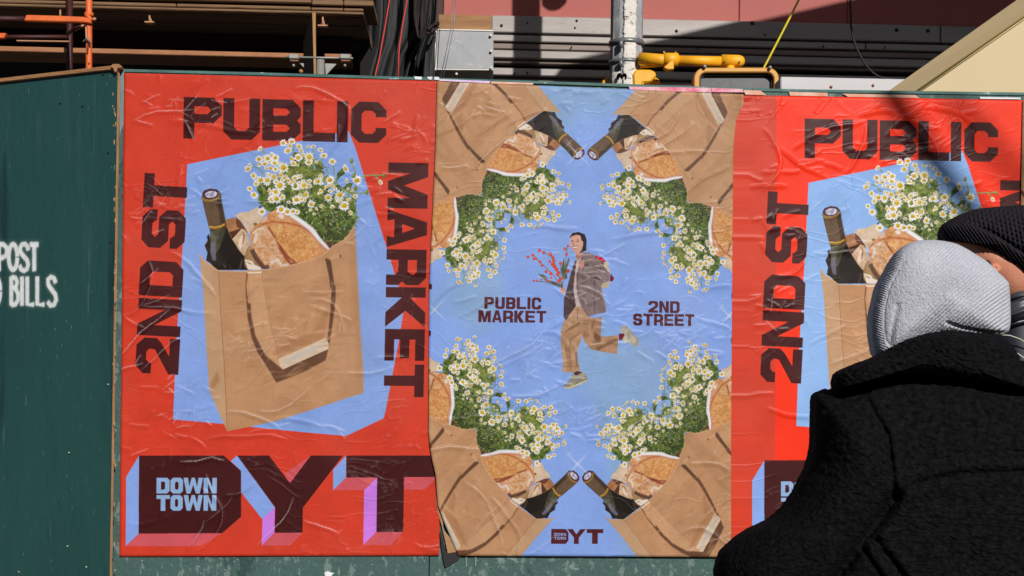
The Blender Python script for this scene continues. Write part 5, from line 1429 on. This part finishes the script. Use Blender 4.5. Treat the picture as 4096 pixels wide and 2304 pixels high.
def fleece_mat():
    m = mk('black curly fleece', (29, 28, 30), .95, .9, var=((8, 8, 9), 140, .18), spec=.06, stretch=(1, 1, 1))
    N, K = m.node_tree.nodes, m.node_tree.links
    b = N['Principled BSDF']; tc = N.new('ShaderNodeTexCoord'); mp = N.new('ShaderNodeMapping')
    mp.inputs['Rotation'].default_value = (0, deg(30), 0); mp.inputs['Scale'].default_value = (.55, 1, 1.5)
    K.new(tc.outputs['Object'], mp.inputs[0])
    t = N.new('ShaderNodeTexNoise'); t.inputs['Scale'].default_value = 105; t.inputs['Detail'].default_value = 5; t.inputs['Distortion'].default_value = .8
    K.new(mp.outputs[0], t.inputs[0])
    bp = N.new('ShaderNodeBump'); bp.inputs['Distance'].default_value = .008; bp.inputs['Strength'].default_value = .9
    K.new(t.outputs['Fac'], bp.inputs['Height']); K.new(bp.outputs[0], b.inputs['Normal'])
    return m
M['fleece'] = fleece_mat()
M['grey_knit'] = mk('pale grey marl knit', (208, 209, 219), .95, .90, var=((180, 182, 192), 260, .2), bump=(500, .0012), spec=.15)
M['black_knit'] = mk('black wool knit', (50, 47, 53), .95, .9, var=((30, 28, 32), 150, .25), bump=(400, .002), spec=.1)
M['navy_jacket'] = mk('dark navy coated jacket', (40, 48, 60), .6, .9, var=((22, 26, 36), 8, .3))
M['grey_jacket'] = mk('grey coated collar', (84, 84, 92), .4, .8, var=((60, 60, 68), 10, .3))
M['piping'] = mk('pale piping', (196, 196, 176), .5, .85)

def skeleton(name, X, Y, lean, mat, parent, head=None):
    """one continuous figure grown with a skin modifier; clothes go over it"""
    hz = head or (X + lean, Y, 1.70)
    V = [(X, Y, .95), (X, Y, 1.15), (X, Y, 1.34), (X + lean * .5, Y, 1.47), hz,
         (X - .16, Y, 1.34), (X - .21, Y - .02, 1.16), (X - .17, Y + .06, .98),
         (X + .16, Y, 1.34), (X + .21, Y - .02, 1.16), (X + .17, Y + .06, .98),
         (X - .10, Y, .90), (X - .11, Y + .02, .50), (X - .11, Y, .09), (X - .12, Y + .14, .05),
         (X + .10, Y, .90), (X + .11, Y + .02, .50), (X + .11, Y, .09), (X + .12, Y + .14, .05)]
    R = [.13, .12, .13, .05, .062, .055, .042, .032, .055, .042, .032, .08, .055, .04, .035, .08, .055, .04, .035]
    E = [(0, 1), (1, 2), (2, 3), (3, 4), (2, 5), (5, 6), (6, 7), (2, 8), (8, 9), (9, 10), (0, 11), (11, 12), (12, 13), (13, 14), (0, 15), (15, 16), (16, 17), (17, 18)]
    me = bpy.data.meshes.new(name); me.from_pydata(V, E, [])
    o = link(name, me, mat, parent)
    sk = o.modifiers.new('skin', 'SKIN')
    sv = me.skin_vertices[0].data if me.skin_vertices else None
    if sv is None:
        bpy.context.view_layer.objects.active = o
        bm = bmesh.new(); bm.from_mesh(me); bm.verts.layers.skin.verify(); bm.to_mesh(me); bm.free()
        sv = me.skin_vertices[0].data
    for i, r_ in enumerate(R):
        sv[i].radius = (r_, r_)
    sv[0].use_root = True
    sd = o.modifiers.new('smooth', 'SUBSURF'); sd.levels = sd.render_levels = 1
    return o
def legs(X, Y, parent):
    for s in (-1, 1):
        tube('trouser_leg', [(X + s * .09, Y, 1.0), (X + s * .10, Y, .85), (X + s * .115, Y + .01, .5), (X + s * .115, Y, .1)], [.12, .12, .085, .075], M['denim'], parent, 20)
        bm = bmesh.new()
        prof = [(-.13, .0), (-.14, .06), (-.10, .11), (-.02, .12), (.06, .08), (.15, .06), (.17, .0)]
        x0 = X + s * .115
        hull_prism(bm, [Vector((x0 - .045, Y - a, b)) * 1 if False else Vector((x0 - .045, Y + a, b)) for a, b in prof], [Vector((x0 + .045, Y + a, b)) for a, b in prof])
        from_bm('shoe', bm, M['leather'], parent, bevel=.012)

PX1, PY1 = Plane(2.42 * DS, 0).at(3850, 1700).x, 2.42 * DS
man = empty('person', (PX1, PY1, 0), 'person in a pale grey ribbed knit hood and bulky black fleece coat, back to us', 'person')
skeleton('body', PX1, PY1 + .04, -.02, M['skin'], man, head=tuple(Plane(2.47 * DS, 0).at(3770, 1130)))
legs(PX1, PY1 + .05, man)

def fuzz(X, Y, a=1.0):
    return a * (gnoise(X, Y, 8, 1, (2.2, 1), .5) * .0030 + gnoise(X, Y, 17, 2, (1.8, 1), .45) * .0012 + gnoise(X, Y, 200, 3) * .006)
def rim_fuzz(O, c):
    n = gnoise(O[:, 0], O[:, 1], 9, 6) * 5 + gnoise(O[:, 0], O[:, 1], 40, 7) * 5
    dv = O - c; dv /= np.hypot(dv[:, 0], dv[:, 1])[:, None]
    return dv * n[:, None]
def torso_disp(X, Y, R):
    z = fuzz(X, Y)
    # armhole seam and sleeve fold
    for ln, w, dp in (([(3470, 1600), (3552, 1740), (3572, 1900), (3582, 2000)], 9, .008), ([(3582, 1990), (3480, 2130), (3345, 2310), (3200, 2480)], 24, .022),
                      ([(3505, 2165), (3600, 2290), (3680, 2400)], 14, .010), ([(3455, 2200), (3540, 2330), (3600, 2440)], 10, .008), ([(3582, 1990), (3680, 1930), (3860, 1895), (4096, 1890)], 13, .008), ([(3760, 1810), (4096, 1806), (4300, 1800)], 5, .003)):
        dist = seg_dist(X, Y, ln)
        z -= dp * np.exp(-(dist / w) ** 2)
        z += dp * .35 * np.exp(-((dist - w * 2.4) / (w * 1.4)) ** 2)
    z += .030 * np.exp(-seg_dist(X, Y, [(3400, 1650), (3420, 1880), (3240, 2130), (3040, 2330)]) ** 2 / 150 ** 2)
    z -= .012 * np.exp(-(seg_dist(X, Y, [(3300, 1640), (3370, 1600), (3470, 1570)]) / 20) ** 2)
    return z
coat = inflate('coat', [(3336, 1552), (3300, 1556), (3270, 1566), (3254, 1592), (3252, 1728), (3244, 1819), (3204, 1919), (3152, 2006), (3085, 2074), (2985, 2128), (2922, 2173), (2876, 2224), (2858, 2300), (2870, 2430), (2960, 2560), (3150, 2640),
                         (3260, 2900), (3300, 3300), (3500, 3560), (4000, 3640), (4400, 3500), (4480, 3100), (4500, 2700), (4640, 2300), (4620, 1900), (4500, 1640), (4250, 1500), (4000, 1420), (3750, 1400), (3500, 1470)],
               (3760, 2120), 2.40, .16, M['fleece'], man, nr=170, nt=760, p=2.6, disp=torso_disp, rim=rim_fuzz)
def collar_disp(X, Y, R):
    z = fuzz(X, Y, 1.25)
    d_ = seg_dist(X, Y, [(3340, 1530), (3500, 1440), (3700, 1362), (3900, 1358), (4096, 1480)])
    return z
inflate('collar', [(3334, 1545), (3338, 1505), (3362, 1482), (3422, 1456), (3501, 1426), (3560, 1396), (3628, 1361), (3690, 1338), (3750, 1326), (3810, 1322), (3870, 1332), (3930, 1334), (3990, 1346), (4040, 1372), (4075, 1420), (4100, 1475),
                   (4170, 1540), (4180, 1580), (4096, 1556), (3946, 1538), (3787, 1507), (3640, 1494), (3540, 1506), (3469, 1522), (3400, 1548), (3350, 1560)], (3770, 1430), 2.34, .10, M['fleece'], coat, nr=90, nt=620, p=3.0, disp=collar_disp, rim=rim_fuzz)
def hood_disp(X, Y, R):
    z = gnoise(X, Y, 5, 11) * .0010 + gnoise(X, Y, 11, 13, (1, 1.6)) * .0006 + gnoise(X, Y, 140, 12) * .005
    # curved ribs over the crown and back
    ph = (.60 * X + .80 * Y + 26 * np.sin((X - 3700) / 160.0)) / 13.5 * 2 * math.pi
    m = np.clip((X - 3640 - (1150 - Y) * .12) / 160, 0, 1) * np.clip((X + Y * .5 - 4150) / 140, 0.25, 1)
    band = 1 / (1 + np.exp(-(R - .86) * 60)) * np.clip((3640 - X) / 60, 0, 1)
    z += .0015 * np.sin(ph) * m * (1 - band)
    top = np.clip((1060 - Y) / 60, 0, 1) * np.clip((X - 3600) / 60, 0, 1)
    z += band * (.0022 + .0030 * np.sin((Y + .45 * (X - 3480) * np.sign(1100 - Y)) / 9.6 * 2 * math.pi))
    z -= .004 * np.exp(-(seg_dist(X, Y, [(3788, 1292), (3850, 1312), (3960, 1330), (4040, 1330)]) / 7) ** 2)
    z -= .003 * np.exp(-(seg_dist(X, Y, [(3590, 1225), (3575, 1290), (3560, 1370)]) / 12) ** 2)
    z += .006 * np.exp(-(seg_dist(X, Y, [(3560, 1400), (3640, 1310), (3800, 1200)]) / 36) ** 2)
    z += .005 * np.exp(-(seg_dist(X, Y, [(3700, 1380), (3830, 1270), (3990, 1170)]) / 40) ** 2)
    z -= .004 * np.exp(-(seg_dist(X, Y, [(4000, 1130), (4020, 1230), (4010, 1300)]) / 14) ** 2)
    z -= .0012 * np.exp(-((R - .80) / .015) ** 2) * np.clip((3640 - X) / 60, 0, 1)
    return z
inflate('hood', [(3692, 960), (3655, 966), (3622, 980), (3589, 1008), (3560, 1050), (3549, 1073), (3526, 1112), (3509, 1146), (3496, 1200), (3484, 1255), (3481, 1331), (3488, 1380), (3499, 1424), (3540, 1436), (3620, 1404), (3700, 1368), (3795, 1352),
                  (3880, 1350), (3960, 1346), (4020, 1336), (4041, 1304), (4042, 1220), (4038, 1150), (4030, 1125), (3990, 1085), (3947, 1045), (3905, 1018), (3867, 995), (3828, 976), (3788, 966), (3740, 960)], (3760, 1170), 2.42, .075, M['grey_knit'], man, nr=170, nt=700, p=2.3, back=.12, disp=hood_disp)

PX2, PY2 = Plane(2.85 * DS, 0).at(4330, 1500).x, 2.88 * DS
lady = empty('person', (PX2, PY2, 0), 'person in a black chunky knit beanie and dark navy jacket, mostly behind the hooded one', 'person')
skeleton('body', PX2, PY2, -.03, M['skin'], lady, head=tuple(Plane(2.86 * DS, 0).at(4090, 1010)))
legs(PX2, PY2, lady)
def face_disp(X, Y, R):
    return gnoise(X, Y, 60, 3) * .003
inflate('head', [(3775, 940), (3800, 900), (3900, 840), (4050, 830), (4200, 880), (4280, 1000), (4280, 1120), (4240, 1220), (4140, 1270), (4040, 1260), (3960, 1200), (3900, 1130), (3830, 1060), (3785, 1000)], (4040, 1050), 2.80, .115, M['skin'], lady, nr=40, nt=160, disp=face_disp)
ear = inflate('ear', [(3962, 1058), (3978, 1052), (3998, 1060), (4006, 1076), (3998, 1092), (3982, 1094), (3968, 1082)], (3984, 1074), 2.69, .014, M['skin'], lady, nr=20, nt=60, disp=lambda X, Y, R: -.006 * np.exp(-(np.hypot(X - 3984, Y - 1072) / 9) ** 2))
tube('earring', [Plane(2.672 * DS, 0).at(3978, 1084), Plane(2.664 * DS, 0).at(3978, 1084)], .0018, M['galv'], lady, 8)
inflate('hair_lock', [(3945, 1040), (3960, 1046), (3966, 1070), (3960, 1078), (3950, 1062)], (3956, 1058), 2.69, .008, M['black'], lady, nr=10, nt=40)
def beanie_disp(X, Y, R):
    line = [(3760, 905), (3850, 898), (3905, 905), (3960, 925), (4030, 970), (4096, 1012), (4200, 1080), (4340, 1170)]
    d_ = seg_dist(X, Y, line)
    below = np.zeros_like(X)
    yl = np.interp(X, [p[0] for p in line], [p[1] for p in line])
    below = 1 / (1 + np.exp(-(Y - yl) / 5))
    cuff = .009 * below + .0022 * below * np.sin((.80 * X + .60 * Y * -1 + 0) / 11.5 * 2 * math.pi)
    a, b = (X * .94 + Y * .34), (-X * .34 + Y * .94)
    row = np.floor(b / 17.0)
    waf = .0040 * np.sin((a + 10 * (row % 2)) / 20 * 2 * math.pi) * np.abs(np.sin(b / 17.0 * math.pi)) + .002 * np.abs(np.sin(b / 17.0 * math.pi))
    fade = np.clip((X - 3840 + (930 - Y) * .3) / 60, 0, 1)
    rib2 = .0016 * np.sin((.75 * X - .65 * Y) / 12 * 2 * math.pi) * (1 - fade)
    return cuff + (1 - below) * (waf * fade + rib2) - .010 * np.exp(-(d_ / 9) ** 2) * np.clip((X - 3880) / 60, 0, 1) + gnoise(X, Y, 4, 5) * .001
inflate('beanie', [(3763, 948), (3762, 925), (3770, 902), (3790, 884), (3827, 864), (3866, 848), (3907, 836), (3960, 829), (4026, 824), (4110, 822), (4230, 850), (4330, 930), (4370, 1050), (4340, 1190), (4260, 1226), (4180, 1186), (4096, 1134), (4050, 1104),
                   (4002, 1078), (3970, 1054), (3939, 1030), (3905, 1008), (3870, 988), (3835, 974), (3800, 966), (3775, 962)], (4080, 985), 2.80, .125, M['black_knit'], lady, nr=150, nt=700, p=2.2, disp=beanie_disp)
def jk_disp(X, Y, R):
    z = gnoise(X, Y, 110, 9) * .012
    for ln, w, dp in (([(4040, 1205), (4096, 1190), (4200, 1150)], 6, .012), ([(4040, 1262), (4100, 1240), (4200, 1220)], 10, -.010), ([(4036, 1290), (4100, 1276), (4200, 1260)], 8, .010)):
        z -= dp * np.exp(-(seg_dist(X, Y, ln) / w) ** 2)
    return z
jk = inflate('jacket', [(3960, 1330), (3990, 1220), (4036, 1164), (4060, 1160), (4096, 1144), (4160, 1120), (4300, 1140), (4500, 1240), (4680, 1400), (4760, 1700), (4760, 2300), (4700, 2900), (4400, 3060), (4050, 3000), (3900, 2600), (3880, 2000), (3920, 1600)],
        (4330, 2000), 2.84, .15, M['navy_jacket'], lady, nr=110, nt=400, p=3.2, disp=jk_disp)
inflate('jacket_collar', [(4000, 1230), (4036, 1162), (4096, 1142), (4200, 1120), (4300, 1180), (4290, 1260), (4200, 1290), (4096, 1300), (4030, 1310), (4000, 1290)], (4150, 1215), 2.76, .07, M['grey_jacket'], jk, nr=60, nt=200, p=3.0, disp=jk_disp)
JP = Plane(2.70 * DS, 0)
tube('piping', [JP.at(3980, 1338), JP.at(4040, 1342), JP.at(4080, 1356), JP.at(4110, 1376), JP.at(4200, 1440)], .0011, M['piping'], jk, 6)
tube('piping', [JP.at(4030, 1398), JP.at(4070, 1414), JP.at(4110, 1442), JP.at(4200, 1520)], .0013, M['piping'], jk, 6)
bpy.context.view_layer.update()
